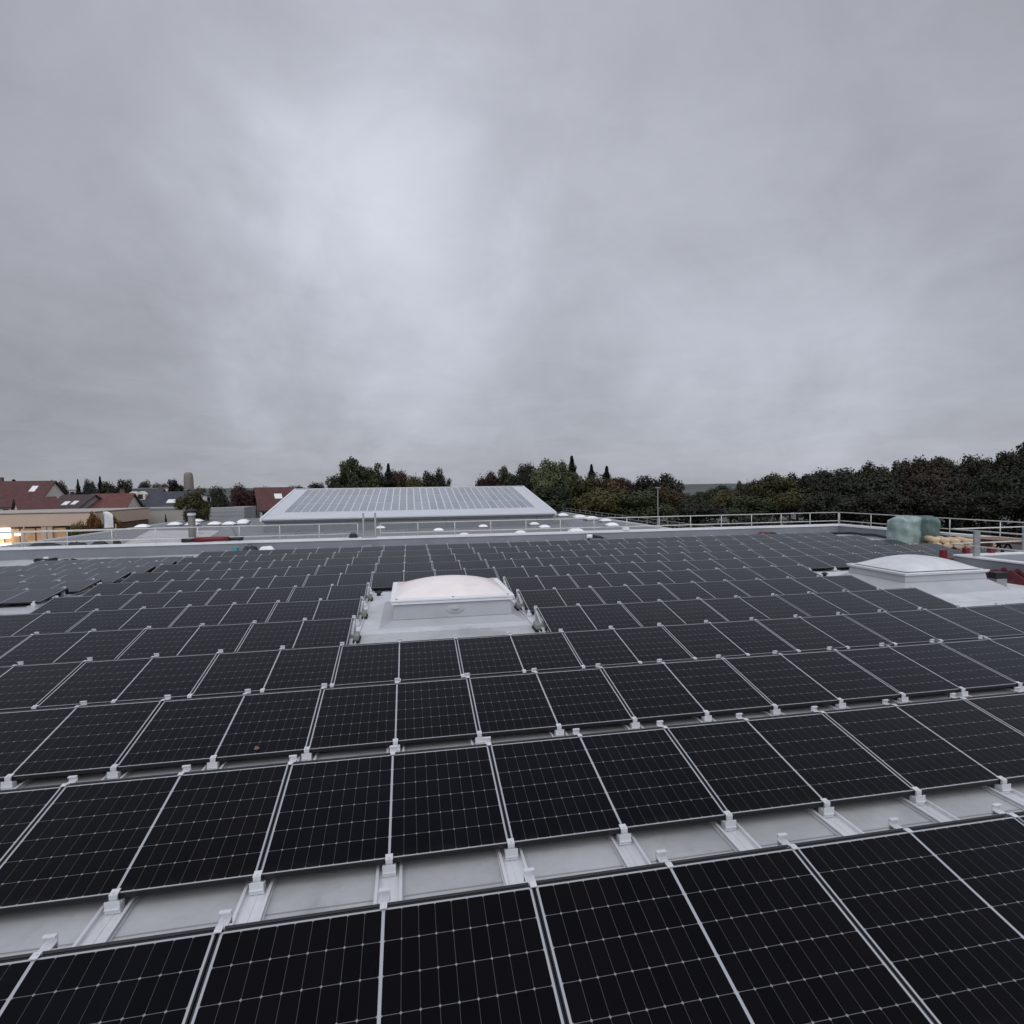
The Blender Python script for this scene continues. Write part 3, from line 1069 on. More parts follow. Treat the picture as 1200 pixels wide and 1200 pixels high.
o.location = (10.75, RY1 + 0.03, zc)
# red roll with black ends on the coping
t = thing("tarpaulin_roll", "long dark red roll with black ends lying on the back coping by the vent stack", "roll", (-8.25, RY1 + 0.10, zc), R(0.5))
b = MB()
b.tube([(-0.75, 0, 0.10), (-0.3, 0.01, 0.115), (0.2, -0.01, 0.125), (0.62, 0.0, 0.11)], 0.115, 12, 0.095)
b.build("red_sheet", M["red_plastic"], t)
for x0, x1, r_ in ((-1.28, -0.751, 0.085), (0.621, 1.20, 0.07)):
    b = MB()
    b.tube([(x0, 0, 0.088), (x1, 0, 0.10)], r_, 10)
    b.build("black_end", M["black"], t)

# scaffold walkway outside the back parapet on the left
t = thing("scaffold_walkway", "narrow pale scaffold walkway outside the back parapet at the far left", "scaffold", (-17.5, RY1 + PT + 0.62, 0))
b = MB()
for q in range(3):
    b.box(-6.0, 5.4, -0.42 + q * 0.29, -0.15 + q * 0.29, 0.36, 0.40)
b.build("planks", M["coping"], t)
for x in (-5.5, -2.2, 1.2, 4.8):
    b = MB()
    b.tube([(x, 0.5, GZ), (x, 0.5, 1.32)], 0.024, 8)
    b.tube([(x, -0.44, 0.33), (x, 0.5, 0.33)], 0.022, 8)
    b.build("standard", M["galv_dull"], t)
b = MB()
b.tube([(-6, 0.475, 1.05), (5.4, 0.475, 1.05)], 0.022, 8)
b.build("handrail", M["galv"], t)
for x, sx, lab in ((-15.2, 0.62, "wider black sack on the scaffold walkway at the far left"), (-13.1, 0.35, "flat black sack on the scaffold walkway, second from the left"),
                   (-12.45, 0.16, "small upright black sack at the right end of the scaffold walkway"), (-14.0, 0.4, "dark sack between the two wider ones on the scaffold walkway")):
    t = thing("black_sack", lab, "sack", (x, RY1 + PT + 0.55, 0.401), 0.1, "black sacks on the scaffold walkway")
    lumpy("cloth", M["black"], t, sx, 0.2, 0.24 if sx < 0.3 else 0.20, int(-x * 10), 16, 0.3)
    b = MB()
    b.tube([(0, 0, 0.14), (0.02, 0, 0.24), (0.05, 0.02, 0.27)], 0.035, 6, 0.05)
    b.build("neck", M["black"], t)

# a dry leaf on the third row
b = MB()
b.grid(lambda u, v: ((u - 0.5) * 0.055, (v - 0.5) * 0.03 * math.sin(math.pi * min(max(u, 0.03), 0.97)) * 2, 0.014 * math.sin(3 * u) + 0.01 * abs(v - 0.5)), 8, 4)
o = tag(b.build("dry_leaf", M["leafdead"]), "small dry brown leaf lying on a panel of the third row", "leaf")
p = at(298, 882, ROW0 + 2 * PITCH + 0.02)
o.location = (-1.36, ROW0 + 2 * PITCH + 0.075, Z0 + 0.075 * math.tan(TILT) + 0.004)
o.rotation_euler = (TILT, 0, 0.6)

# ------------------------------------------------------------------ the lower building behind
LZ = -2.7
lb = thing("lower_building", "large lower flat-roofed building behind the back parapet, dotted with white domes", "building")
b = MB()
b.box(-40, 31, RY1 + PT + 0.005, 118, LZ - 0.3, LZ)
b.build("roof", M["low_roof"], lb)
b = MB()
b.box(-39.9, 30.9, RY1 + PT + 0.01, 117.9, GZ, LZ - 0.305)
b.build("facade", M["facade"], lb)
b = MB()
b.box(31.0, 31.3, RY1 + PT + 0.3, 118.3, LZ - 0.3, LZ + 0.22)
b.build("parapet", M["coping"], lb)
b = MB()
b.box(-40.3, -40.0, RY1 + PT + 0.3, 118.3, LZ - 0.3, LZ + 0.22)
b.build("parapet", M["coping"], lb)
guard_rail("galvanised guard rail along the right edge of the lower roof", (31.1, RY1 + PT + 1.5, 0), (31.1, 117, 0), LZ + 0.22, LZ + 0.6, LZ + 1.05, 30, 0.03, mat="galv_dull")
b = MB()
poly = [at(148, 637, 62), at(232, 637, 62), at(258, 620, 62), at(172, 619, 62)]
pts = []
for (px, py) in ((140, 640), (230, 640), (258, 621.5), (176, 621.5)):
    q = at(px, py, 50)
    dvec = q - CAM_POS
    s_ = (LZ + 0.012 - CAM_POS.z) / dvec.z
    pts.append(CAM_POS + dvec * s_)
top = [(p_.x, p_.y, LZ + 0.012) for p_ in pts]
bot = [(p_.x, p_.y, LZ + 0.002) for p_ in pts]
b.hexa(bot + top)
tag(b.build("pale_roof_sheet", M["pale_roof"]), "pale stretch of new membrane on the lower roof beyond the red roll", "membrane")
# rooflights of the lower roof: built once, copied
DOMES = [(-3.66, 77.6, 0.62, "behind the ladder, close to the far hall's wall"), (3.73, 70.5, 0.62, "left of centre in front of the far hall"),
         (9.92, 75.1, 0.62, "in front of the far hall, halfway along its right half"), (6.12, 62.1, 0.6, "just above the back coping, nearest before the far hall"),
         (17.43, 77.0, 0.66, "close under the right corner of the far hall"), (17.37, 70.7, 0.7, "second in front of the far hall's right corner"),
         (12.74, 63.3, 0.6, "just above the back coping, right of the hall's middle"), (19.07, 62.3, 0.85, "just above the back coping, left of the power tool"),
         (26.47, 70.5, 0.8, "close to the lower roof's right rail, nearest of its row"), (29.0, 80.0, 0.8, "close to the lower roof's right rail, second of its row"),
         (28.3, 84.4, 1.0, "close to the lower roof's right rail, third of its row"), (27.9, 89.5, 1.0, "close to the lower roof's right rail, fourth of its row"),
         (27.2, 97.2, 0.9, "beside the far hall's right end, last of its row"),
         (-39.0, 92.2, 0.9, "at the far left corner of the lower roof"), (-36.3, 96.8, 0.9, "left of the vent stack, before the beige wall"), (-33.4, 95.8, 0.9, "just left of the vent stack"),
         (-36.2, 105.9, 0.9, "far behind the vent stack"), (-29.98, 95.3, 0.9, "just right of the vent stack"), (-27.6, 94.4, 0.9, "second right of the vent stack"),
         (-27.3, 101.0, 0.9, "farthest left of the far hall"), (-26.2, 96.5, 0.8, "nearest to the far hall's left end")]
dm = None
for x, y, s_, where in DOMES:
    lab = f"white dome rooflight {where}"
    if dm is None:
        dm = thing("dome_rooflight", lab, "skylight", (x, y, LZ), 0, "white dome rooflights on the lower roof")
        b = MB()
        b.taper((-1.05, 1.05, -1.05, 1.05), 0, (-1, 1, -1, 1), 0.30)
        b.build("curb", M["low_roof"], dm)
        b = MB()

        def fn(u, v):
            xx, yy = 2 * u - 1, 2 * v - 1
            return (xx, yy, 0.301 + 0.48 * max(0, (1 - abs(xx) ** 2.2) * (1 - abs(yy) ** 2.2)) ** 0.6)
        b.grid(fn, 16, 16)
        b.build("dome", M["dome_far"], dm)
        o = dm
    else:
        o = dup(dm)
        o["label"] = lab
    o.location = (x, y, LZ)
    o.scale = (s_, s_, s_ * 0.95)
# vent stack
t = thing("vent_stack", "tall brown-grey vent stack with a pale head on the lower roof", "vent stack", (-23.2, 66.5, LZ))
b = MB()
b.lathe([(0.36, 0), (0.36, 2.75)], 14)
b.build("pipe", M["vent"], t)
b = MB()
b.lathe([(0.22, 2.7505), (0.42, 2.8), (0.44, 3.0), (0.30, 3.15)], 14)
b.build("head", M["white"], t)
b = MB()
b.lathe([(0.10, 3.1505), (0.58, 3.22), (0.56, 3.34), (0.25, 3.48), (0.02, 3.52)], 14)
b.build("cap", M["black"], t)
t = thing("roof_box", "dark grey plant box on the lower roof right of the vent stack", "plant box", (-20.8, 70.5, LZ))
b = MB()
b.taper((-1.0, 1.0, -0.6, 0.6), 0, (-0.3, 0.5, -0.5, 0.5), 1.2)
b.build("casing", M["galv_dull"], t, 0.05)
b = MB()
b.box(-0.2, 0.4, -0.25, 0.25, 1.2, 1.34)
b.build("lid", M["gutter"], t)

# far hall with its pitched solar roof
HX0, HX1, HY0, HY1, HE, HR = -19.1, 21.0, 79.0, 102.7, -1.08, 2.86
hall = thing("far_hall", "pale hall with a low pitched roof of solar panels beyond the back parapet", "building")
b = MB()
b.box(HX0 + 0.25, HX1 - 0.25, HY0 + 0.25, HY1 + 23, LZ - 0.2, HE - 0.35)
b.build("wall", M["grey_wall"], hall)
b = MB()
b.hexa([(HX0, HY0, HE - 0.25), (HX1, HY0, HE - 0.25), (HX1, HY1, HR - 0.25), (HX0, HY1, HR - 0.25), (HX0, HY0, HE), (HX1, HY0, HE), (HX1, HY1, HR), (HX0, HY1, HR)])
b.hexa([(HX0, HY1 + 0.001, HR - 0.25), (HX1, HY1 + 0.001, HR - 0.25), (HX1, HY1 + 23.7, HE - 0.25), (HX0, HY1 + 23.7, HE - 0.25),
        (HX0, HY1 + 0.001, HR), (HX1, HY1 + 0.001, HR), (HX1, HY1 + 23.7, HE), (HX0, HY1 + 23.7, HE)])
rf = b.build("roof", M["hall_roof"], hall)
for x in (HX0, HX1):
    sx = 1 if x > 0 else -1
    xa, xb = sorted((x + sx * 0.003, x + sx * 0.22))
    b2 = MB()
    b2.hexa([(xa, HY0, HE - 0.3), (xb, HY0, HE - 0.3), (xb, HY1, HR - 0.3), (xa, HY1, HR - 0.3), (xa, HY0, HE + 0.12), (xb, HY0, HE + 0.12), (xb, HY1, HR + 0.12), (xa, HY1, HR + 0.12)])
    b2.build("verge", M["coping"], hall)
b = MB()
b.box(HX0 + 0.1, HX1 - 0.1, HY0 - 0.18, HY0 - 0.004, HE - 0.42, HE - 0.16)
b.build("gutter", M["gutter"], hall)
b = MB()
b.box(HX0, HX1, HY1 - 0.25, HY1 + 0.25, HR + 0.003, HR + 0.10)
b.build("ridge_cap", M["coping"], hall)
b = MB()
b.box(HX0 + 0.252, HX1 - 0.252, HY0 + 0.10, HY0 + 0.249, LZ, LZ + 0.55)
b.build("plinth", M["upstand"], hall)
for i in range(9):
    x = HX0 + 2.3 + i * 4.4
    b = MB()
    b.tube([(x, HY0 - 0.06, HE - 0.43), (x, HY0 + 0.16, HE - 0.75), (x, HY0 + 0.16, LZ + 0.56)], 0.06, 6)
    b.build("downpipe", M["grey_wall"], hall)


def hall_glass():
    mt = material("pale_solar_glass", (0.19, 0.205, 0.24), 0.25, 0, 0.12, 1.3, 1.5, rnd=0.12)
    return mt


M["hall_glass"] = hall_glass()
SL = math.atan2(HR - HE, HY1 - HY0)
LEN = math.hypot(HR - HE, HY1 - HY0)
hp = None
ROWT = ((0.165, 0.415, "lowest"), (0.423, 0.69, "middle"), (0.698, 0.955, "top"))
NC, HPW = 32, 1.128
for (t0, t1, rw) in ROWT:
    me0 = None
    for i in range(NC):
        lab = f"pale solar panel on the far hall roof, {rw} row, {ordinal(i + 1)} from the left end"
        if me0 is None:
            L = LEN * (t1 - t0)
            o = thing("pale_solar_panel", lab, "solar panel", (0, 0, 0), 0, "pale solar panels on the far hall roof")
            b = MB()
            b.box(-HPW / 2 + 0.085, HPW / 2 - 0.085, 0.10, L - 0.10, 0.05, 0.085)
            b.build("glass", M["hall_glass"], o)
            b = MB()
            b.box(-HPW / 2 + 0.02, HPW / 2 - 0.02, 0.0, L, 0.0, 0.049)
            b.build("frame", M["coping"], o)
            me0 = o
        else:
            o = dup(me0)
            o["label"] = lab
        o.location = (HX0 + 2.0 + (i + 0.5) * (HX1 - HX0 - 4.0) / NC, HY0 + (HY1 - HY0) * t0, HE + (HR - HE) * t0 + 0.01)
        o.rotation_euler = (SL, 0, 0)


# ------------------------------------------------------------------ town on the left
def block(name, label, x0, x1, y0, y1, zt, mat, cat="building", roofmat="low_roof", over=0.0, zb=GZ):
    t = thing(name, label, cat, ((x0 + x1) / 2, y0, 0))
    cx = (x0 + x1) / 2
    b = MB()
    b.box(x0 - cx, x1 - cx, 0, y1 - y0, zb, zt - 0.3)
    b.build("wall", M[mat], t)
    b = MB()
    b.box(x0 - cx - over, x1 - cx + over, -over, y1 - y0 + over, zt - 0.299, zt)
    b.build("roof", M[roofmat], t)
    return t, cx


def house(label, px0, px1, y, p_eave, p_ridge, depth, wall, roof, gable_left=False, windows=(), dormers=(), skylights=(), rz=0.0, chimney=None, base=GZ, grp=None):
    """gable-roofed house, ridge across the view; its ridge end is measured at px0..px1"""
    a, c = at(px0, p_eave, y), at(px1, p_eave, y)
    rdg = at((px0 + px1) / 2, p_ridge, y + depth / 2)
    W = c.x - a.x
    ze, zr = (a.z + c.z) / 2, rdg.z
    t = thing("house", label, "house", ((a.x + c.x) / 2, y + depth / 2, 0), R(rz), grp)
    hw, hd = W / 2, depth / 2
    b = MB()
    # pentagon along x
    poly = [(-hd, base), (hd, base), (hd, ze), (0, zr - 0.05), (-hd, ze)]
    n = len(poly)
    b.face([(-hw, yy, z) for yy, z in reversed(poly)])
    b.face([(hw, yy, z) for yy, z in poly])
    for i in range(n):
        p, q = poly[i], poly[(i + 1) % n]
        if i in (2, 3):
            continue
        b.face([(-hw, p[0], p[1]), (-hw, q[0], q[1]), (hw, q[0], q[1]), (hw, p[0], p[1])])
    b.build("wall", M[wall], t)
    b = MB()
    ov, e = 0.35, 0.45
    sl = (zr - ze) / hd
    for s in (-1, 1):
        y_out, z_out = s * (hd + ov), ze - ov * sl
        y_in = s * 0.001
        b.hexa([(-hw - e, y_out, z_out - 0.02), (hw + e, y_out, z_out - 0.02), (hw + e, y_in, zr - 0.02), (-hw - e, y_in, zr - 0.02),
                (-hw - e, y_out, z_out + 0.2), (hw + e, y_out, z_out + 0.2), (hw + e, y_in, zr + 0.2), (-hw - e, y_in, zr + 0.2)] if s < 0 else
               [(-hw - e, y_in, zr - 0.02), (hw + e, y_in, zr - 0.02), (hw + e, y_out, z_out - 0.02), (-hw - e, y_out, z_out - 0.02),
                (-hw - e, y_in, zr + 0.2), (hw + e, y_in, zr + 0.2), (hw + e, y_out, z_out + 0.2), (-hw - e, y_out, z_out + 0.2)])
    rf = b.build("roof", M[roof], t)
    for u in skylights:
        b = MB()
        f, h_, w_ = u[0], u[1], u[2]
        yy0 = -hd * (1 - h_)
        yy1 = yy0 + hd * 0.22
        z_ = lambda q: ze + (q + hd) * sl + 0.203
        x = -hw + W * f
        b.hexa([(x - w_, yy0, z_(yy0)), (x + w_, yy0, z_(yy0)), (x + w_, yy1, z_(yy1)), (x - w_, yy1, z_(yy1)),
                (x - w_, yy0, z_(yy0) + 0.08), (x + w_, yy0, z_(yy0) + 0.08), (x + w_, yy1, z_(yy1) + 0.08), (x - w_, yy1, z_(yy1) + 0.08)])
        b.build("roof_window", M["white"], rf)
    for f in dormers:
        x = -hw + W * f
        y0_ = -hd * 0.72
        zb_ = ze + hd * 0.28 * sl
        b = MB()
        b.prism([(x - 0.95, zb_), (x + 0.95, zb_), (x + 0.95, zb_ + 1.5), (x, zb_ + 2.1), (x - 0.95, zb_ + 1.5)], y0_, -0.3)
        dd = b.build("dormer", M["house_white"], rf)
        b = MB()
        b.box(x - 0.5, x + 0.5, y0_ - 0.04, y0_ - 0.002, zb_ + 0.35, zb_ + 1.4)
        b.build("window", M["window"], dd)
    for f, z in windows:
        x = -hw + W * f
        b = MB()
        b.box(x - 0.5, x + 0.5, -hd - 0.05, -hd - 0.003, ze - z - 1.3, ze - z)
        b.build("window", M["window"], t)
    for zz_ in (0.4, 2.9):
        for yy in (-hd * 0.45, hd * 0.45):
            for sx in ((-1, 1) if not gable_left else (-1,)):
                b = MB()
                xa = sx * (hw + 0.003)
                xb = sx * (hw + 0.05)
                b.box(min(xa, xb), max(xa, xb), yy - 0.5, yy + 0.5, ze - zz_ - 1.3, ze - zz_)
                b.build("window", M["window"], t)
    if chimney is not None:
        x = -hw + W * chimney
        b = MB()
        b.box(x - 0.35, x + 0.35, 0.5, 1.2, zr - 1.4, zr + 1.0)
        b.build("chimney", M["brick_brown"], rf)
    return t


WIN = [(0.12, 0.5), (0.34, 0.5), (0.6, 0.5), (0.85, 0.5), (0.12, 3.2), (0.34, 3.2), (0.6, 3.2), (0.85, 3.2)]
house("large red-roofed house at the far left with one pale roof window", -46, 41, 128, 594, 565, 13, "house_white", "tile_red", windows=WIN, skylights=[(0.80, 0.55, 0.55)], chimney=0.2)
house("small house with a white gable in front of the large red roof", 8, 47, 117, 597, 583.5, 7, "house_white", "tile_red", rz=38, windows=WIN[:4])
house("grey-walled house with a dark brown roof and pale roof windows", 55, 98, 124, 598.5, 581, 10, "house_grey", "tile_brown", rz=-14, windows=WIN[:4], skylights=[(0.45, 0.3, 0.6), (0.72, 0.33, 0.5)])
house("house with an orange-red tiled roof behind the beige supermarket", 94, 140, 126, 598, 579.5, 11, "house_white", "tile_orange", rz=6, windows=WIN, chimney=0.7)
house("slate-roofed house with two white dormers and a pale gable", 146, 178, 138, 592, 573.5, 11, "house_white", "slate", rz=4, windows=WIN, dormers=[0.12, 0.42], chimney=0.9)
house("blue-black slate-roofed long house right of the white dormers", 174, 218, 134, 594, 577, 11, "house_white", "slate", rz=-2, windows=WIN, skylights=[(0.55, 0.2, 0.9)])
house("red-roofed house with a pale gable left of the far hall", 294, 338, 132, 597, 572, 10, "house_white", "tile_red", rz=22, windows=WIN[:4], skylights=[(0.55, 0.45, 0.8)])
house("narrow white house half hidden beside the olive tree", 214, 222, 142, 581, 574, 8, "house_white", "slate", rz=80, windows=WIN[:2])
house("dark red roofed house between the copper beech and the far hall", 330, 352, 165, 584, 572.5, 10, "house_white", "tile_brown", rz=-8, windows=WIN[:2])
for (a0, a1, top_, bot_, y, lab) in ((78, 118, 573.5, 586, 235, "pale distant apartment block behind the orange-red roof"), (137, 152, 573.0, 586, 225, "short pale distant block left of the slate roofs"),
                                     (160, 206, 572.0, 586, 260, "long pale distant apartment block behind the slate roofs")):
    p0, p1 = at(a0, top_, y), at(a1, top_, y)
    t, cx = block("apartment_block", lab, p0.x, p1.x, y, y + 12, p0.z, "house_white", roofmat="grey_wall", over=0.3)
    n_ = max(3, int((p1.x - p0.x) / 4))
    for i in range(n_):
        for fl in range(3):
            b = MB()
            x = p0.x - cx + (i + 0.5) * (p1.x - p0.x) / n_
            b.box(x - 0.7, x + 0.7, -0.06, -0.004, p0.z - 2.2 - 2.9 * fl, p0.z - 0.9 - 2.9 * fl)
            b.build("window", M["window"], t)
# beige supermarket with lit windows
p0, p1 = at(-75, 600.5, 100), at(113, 600.0, 100)
zf0 = at(0, 617.5, 100).z
t, cx = block("supermarket", "long beige flat-roofed store with warm lit windows at the far left", p0.x, p1.x, 100.0, 118.0, p1.z, "brick_brown", roofmat="beige_grey")
b = MB()
b.box(p0.x - cx - 0.25, p1.x - cx + 0.25, -0.9, -0.003, zf0, p1.z - 0.1)
b.box(p1.x - cx + 0.003, p1.x - cx + 0.25, 0.0, 18, zf0, p1.z - 0.1)
b.build("fascia", M["beige"], t)
b = MB()
b.box(p0.x - cx - 0.3, p1.x - cx + 0.3, -1.0, 18.2, p1.z + 0.002, p1.z + 0.14)
b.build("coping", M["beige_grey"], t)
x = p0.x - cx + 0.5
i = 0
while x < p1.x - cx - 2.2:
    b = MB()
    b.box(x, x + 1.9, -0.08, -0.004, zf0 - 3.4, zf0 - 0.35)
    kx = x + cx
    lit = "lit_window" if kx < at(4, 620, 100).x else ("dim_window" if kx < at(62, 620, 100).x else "window")
    b.build("window", M[lit], t)
    x += 2.15
    i += 1
for px in (50, 57):
    q = at(px, 620, 99.0)
    b = MB()
    b.box(q.x - cx - 0.35, q.x - cx + 0.35, -0.75, -0.2, GZ, zf0 - 0.002)
    b.build("pillar", M["beige"], t)
q = at(3, 620, 98.6)
for dz in (0, -2.3):
    b = MB()
    b.box(q.x - cx - 1.1, q.x - cx + 0.35, -1.05, -0.2, zf0 - 1.75 + dz, zf0 - 0.15 + dz)
    b.build("lit_sign", M["lamp"], t)
q = at(15, 627, 98.6)
b = MB()
b.box(q.x - cx - 0.3, q.x - cx + 0.3, -0.5, -0.2, q.z - 0.2, q.z + 0.2)
b.build("wall_lamp", M["lamp"], t)
# beige wall block and pale sided block
p0, p1 = at(128, 596.5, 121), at(214, 595.5, 121)
t, cx = block("beige_block", "plain grey-beige block in front of the slate roofs", p0.x, p1.x, 121, 130, p0.z, "beige_grey", roofmat="beige_grey")
b = MB()
b.box(p0.x - cx - 0.1, p1.x - cx + 0.1, -0.14, -0.003, p0.z - 0.3, p0.z + 0.08)
b.build("coping", M["house_grey"], t)
p0, p1 = at(232, 595.5, 122), at(286, 595.0, 122)
t, cx = block("pale_sided_block", "pale grey panelled block behind the lower roof's domes", p0.x, p1.x, 122, 131, p0.z, "grey_wall", roofmat="grey_wall")
for i in range(5):
    b = MB()
    b.box(p0.x - cx, p1.x - cx, -0.05, -0.003, p0.z - 0.9 - i * 0.8, p0.z - 0.8 - i * 0.8)
    b.build("cladding_rib", M["house_grey"], t)
# tower on the skyline
q = at(221.5, 577, 290)
top_ = at(221.5, 553.5, 290).z
t = thing("tower", "tall brown-grey round-topped tower on the skyline above the town", "tower", (q.x, 290, 0))
b = MB()
b.lathe([(2.3, GZ), (2.2, q.z), (2.0, top_ - 2.5), (1.8, top_ - 0.8), (1.2, top_)], 16)
b.build("shaft", M["stone"], t)
b = MB()
b.lathe([(2.15, top_ - 4.6), (2.15, top_ - 4.2)], 16)
b.build("band", M["vent"], t)
# white banner on its pole
q, q1 = at(127, 619, 96), at(127, 599.5, 96)
t = thing("banner", "tall white feather banner on a pole beside the beige store", "banner", (q.x, 96, 0))
b = MB()
b.tube([(-0.62, 0, GZ), (-0.60, 0, q1.z - 0.3), (-0.2, 0, q1.z + 0.05)], 0.04, 6)
b.build("pole", M["galv_dull"], t)
b = MB()


def fn(u, v):
    wdt = 1.35 * (1 - 0.55 * max(0, (v - 0.72) / 0.28) ** 2)
    return (-0.60 + wdt * u, 0.08 * math.sin(3 * u + 4 * v), q.z + (q1.z - q.z) * (v - 0.10 * (1 - u) * 0))


b.grid(fn, 8, 16)
o = b.build("cloth", M["white"], t)
sm_ = o.modifiers.new("thickness", "SOLIDIFY")
sm_.thickness = 0.02
# mast near the wood
q = at(771, 600, 70)
t = thing("lamp_mast", "thin grey mast in front of the dark trees behind the back parapet", "mast", (q.x, 70, 0))
b = MB()
b.tube([(0, 0, GZ), (0, 0, at(771, 571, 70).z)], 0.065, 8, 0.04)
b.build("pole", M["galv_dull"], t)
b = MB()
b.box(-0.35, 0.35, -0.08, 0.08, at(771, 572, 70).z, at(771, 571, 70).z)
b.build("lamp_head", M["galv_dull"], t)


# ------------------------------------------------------------------ trees
def crown_mesh(name, seed, kind, n):
    """many leaf clumps; unit height 1 m scaled later is avoided: built at 12 m tall, 4.4 m radius"""
    r2 = random.Random(seed)
    b = MB()

    def leaf(p, nrm, s):
        nrm = nrm.normalized()
        a = nrm.cross(Vector((r2.uniform(-1, 1), r2.uniform(-1, 1), r2.uniform(-1, 1)))).normalized()
        c = nrm.cross(a)
        a *= s
        c *= s * r2.uniform(0.5, 0.9)
        k = len(b.v)
        for q in (p - a * 0.9, p - a * 0.1 - c, p + a, p + a * 0.15 + c * 0.9):
            b.v.append(tuple(q + nrm * r2.uniform(-0.1, 0.1) * s))
        b.f.append((k, k + 1, k + 2, k + 3))
        b.sm.append(False)

    if kind == "conifer":
        H, Rr = 13.0, 2.9
        for i in range(n):
            h = r2.random() ** 0.75
            z = 1.4 + h * (H - 1.4)
            layer = 0.75 + 0.25 * math.sin(h * 46 + 0.6)
            rr = Rr * (1 - h) ** 1.1 * layer + 0.05
            a = r2.uniform(0, 2 * math.pi)
            lob = 0.8 + 0.28 * math.sin(5 * a + 11 * h + seed)
            f = r2.uniform(0.35, 1.0) ** 0.6
            p = Vector((math.cos(a) * rr * f * lob, math.sin(a) * rr * f * lob, z - 0.5 * f * rr * 0.5))
            leaf(p, Vector((math.cos(a) * 0.6, math.sin(a) * 0.6, 0.9 + r2.uniform(-0.5, 0.5))), r2.uniform(0.10, 0.26) * (1.15 - 0.7 * h))
        return b
    lobes = []
    nl = {"round": 20, "tall": 22, "loose": 26, "spread": 22}[kind]
    ax, az_, cz = {"round": (3.3, 3.1, 7.6), "tall": (2.3, 4.0, 8.0), "loose": (3.2, 3.9, 7.8), "spread": (4.0, 2.3, 8.2)}[kind]
    for i in range(nl):
        v = Vector((r2.gauss(0, 1), r2.gauss(0, 1), r2.gauss(0, 1))).normalized() * r2.uniform(0.35, 1.0)
        lobes.append((Vector((v.x * ax, v.y * ax, cz + v.z * az_)), r2.uniform(0.85, 1.75) * (0.75 if kind == "loose" else 1.0)))
    wts = [q[1] ** 2 for q in lobes]
    for i in range(n):
        c, rr = r2.choices(lobes, wts)[0]
        v = Vector((r2.gauss(0, 1), r2.gauss(0, 1), r2.gauss(0, 1))).normalized()
        d_ = r2.uniform(0.6, 1.08) if r2.random() < 0.88 else r2.uniform(1.0, 1.35)
        p = c + v * rr * d_
        leaf(p, v + Vector((r2.uniform(-.8, .8), r2.uniform(-.8, .8), r2.uniform(-.3, .9))), r2.uniform(0.10, 0.27))
    return b


def trunk_mesh(seed, conifer=False):
    r2 = random.Random(seed)
    b = MB()
    if conifer:
        b.tube([(0, 0, 0), (0.03, 0, 6), (0, 0, 12.6)], 0.24, 7, 0.03)
        return b
    top = Vector((r2.uniform(-.4, .4), r2.uniform(-.4, .4), 7.5))
    b.tube([(0, 0, 0), (0.05, 0.03, 3), tuple(top)], 0.34, 8, 0.12)
    for i in range(7):
        z = r2.uniform(2.8, 6.8)
        a = r2.uniform(0, 6.3)
        L = r2.uniform(1.8, 3.4)
        s = Vector((top.x * z / 7.5, top.y * z / 7.5, z))
        e = s + Vector((math.cos(a) * L, math.sin(a) * L, r2.uniform(1.2, 3.2)))
        md = (s + e) / 2 + Vector((0, 0, -0.25))
        b.tube([tuple(s), tuple(md), tuple(e)], 0.13, 6, 0.03)
    return b


CROWNS = {}
for kind, cnt, nn in (("round", 3, 9000), ("tall", 2, 8000), ("loose", 3, 7500), ("spread", 2, 7500), ("conifer", 2, 6500)):
    CROWNS[kind] = []
    for i in range(cnt):
        sd_ = hash(kind) % 1 + len(CROWNS) * 31 + i * 7
        CROWNS[kind].append((crown_mesh(kind, sd_, kind, nn).mesh("crown_" + kind, LEAF["green"]), trunk_mesh(sd_ + 3, kind == "conifer").mesh("trunk", M["bark"])))


def extent(me):
    zs = sorted(v.co.z for v in me.vertices)
    rs = sorted(math.hypot(v.co.x, v.co.y) for v in me.vertices)
    return zs[int(len(zs) * 0.998)], 2 * rs[int(len(rs) * 0.93)]


EXT = {me.name: extent(me) for lst in CROWNS.values() for me, _ in lst}
tcount = [0]


def tree(px, ptop, wpx, y, kind, leaf, label, group, name="tree", base=GZ):
    tp = at(px, ptop, y)
    fw = (Vector((tp.x, y, tp.z)) - CAM_POS).dot(FWD)
    width = wpx / 657.9 * fw
    H = tp.z - base
    i = tcount[0]
    tcount[0] += 1
    me, tr = CROWNS[kind][i % len(CROWNS[kind])]
    t = thing(name, label, "tree", (tp.x, y, base), rnd.uniform(0, 6.28), group)
    eh, ew = EXT[me.name]
    sxy = width / ew
    t.scale = (sxy, sxy, H / eh)
    for nm, m_ in (("crown", me), ("trunk", tr)):
        o = bpy.data.objects.new(nm, m_)
        COL.objects.link(o)
        o.parent = t
        if nm == "crown":
            o.material_slots[0].link = "OBJECT"
            o.material_slots[0].material = LEAF[leaf]
    return t


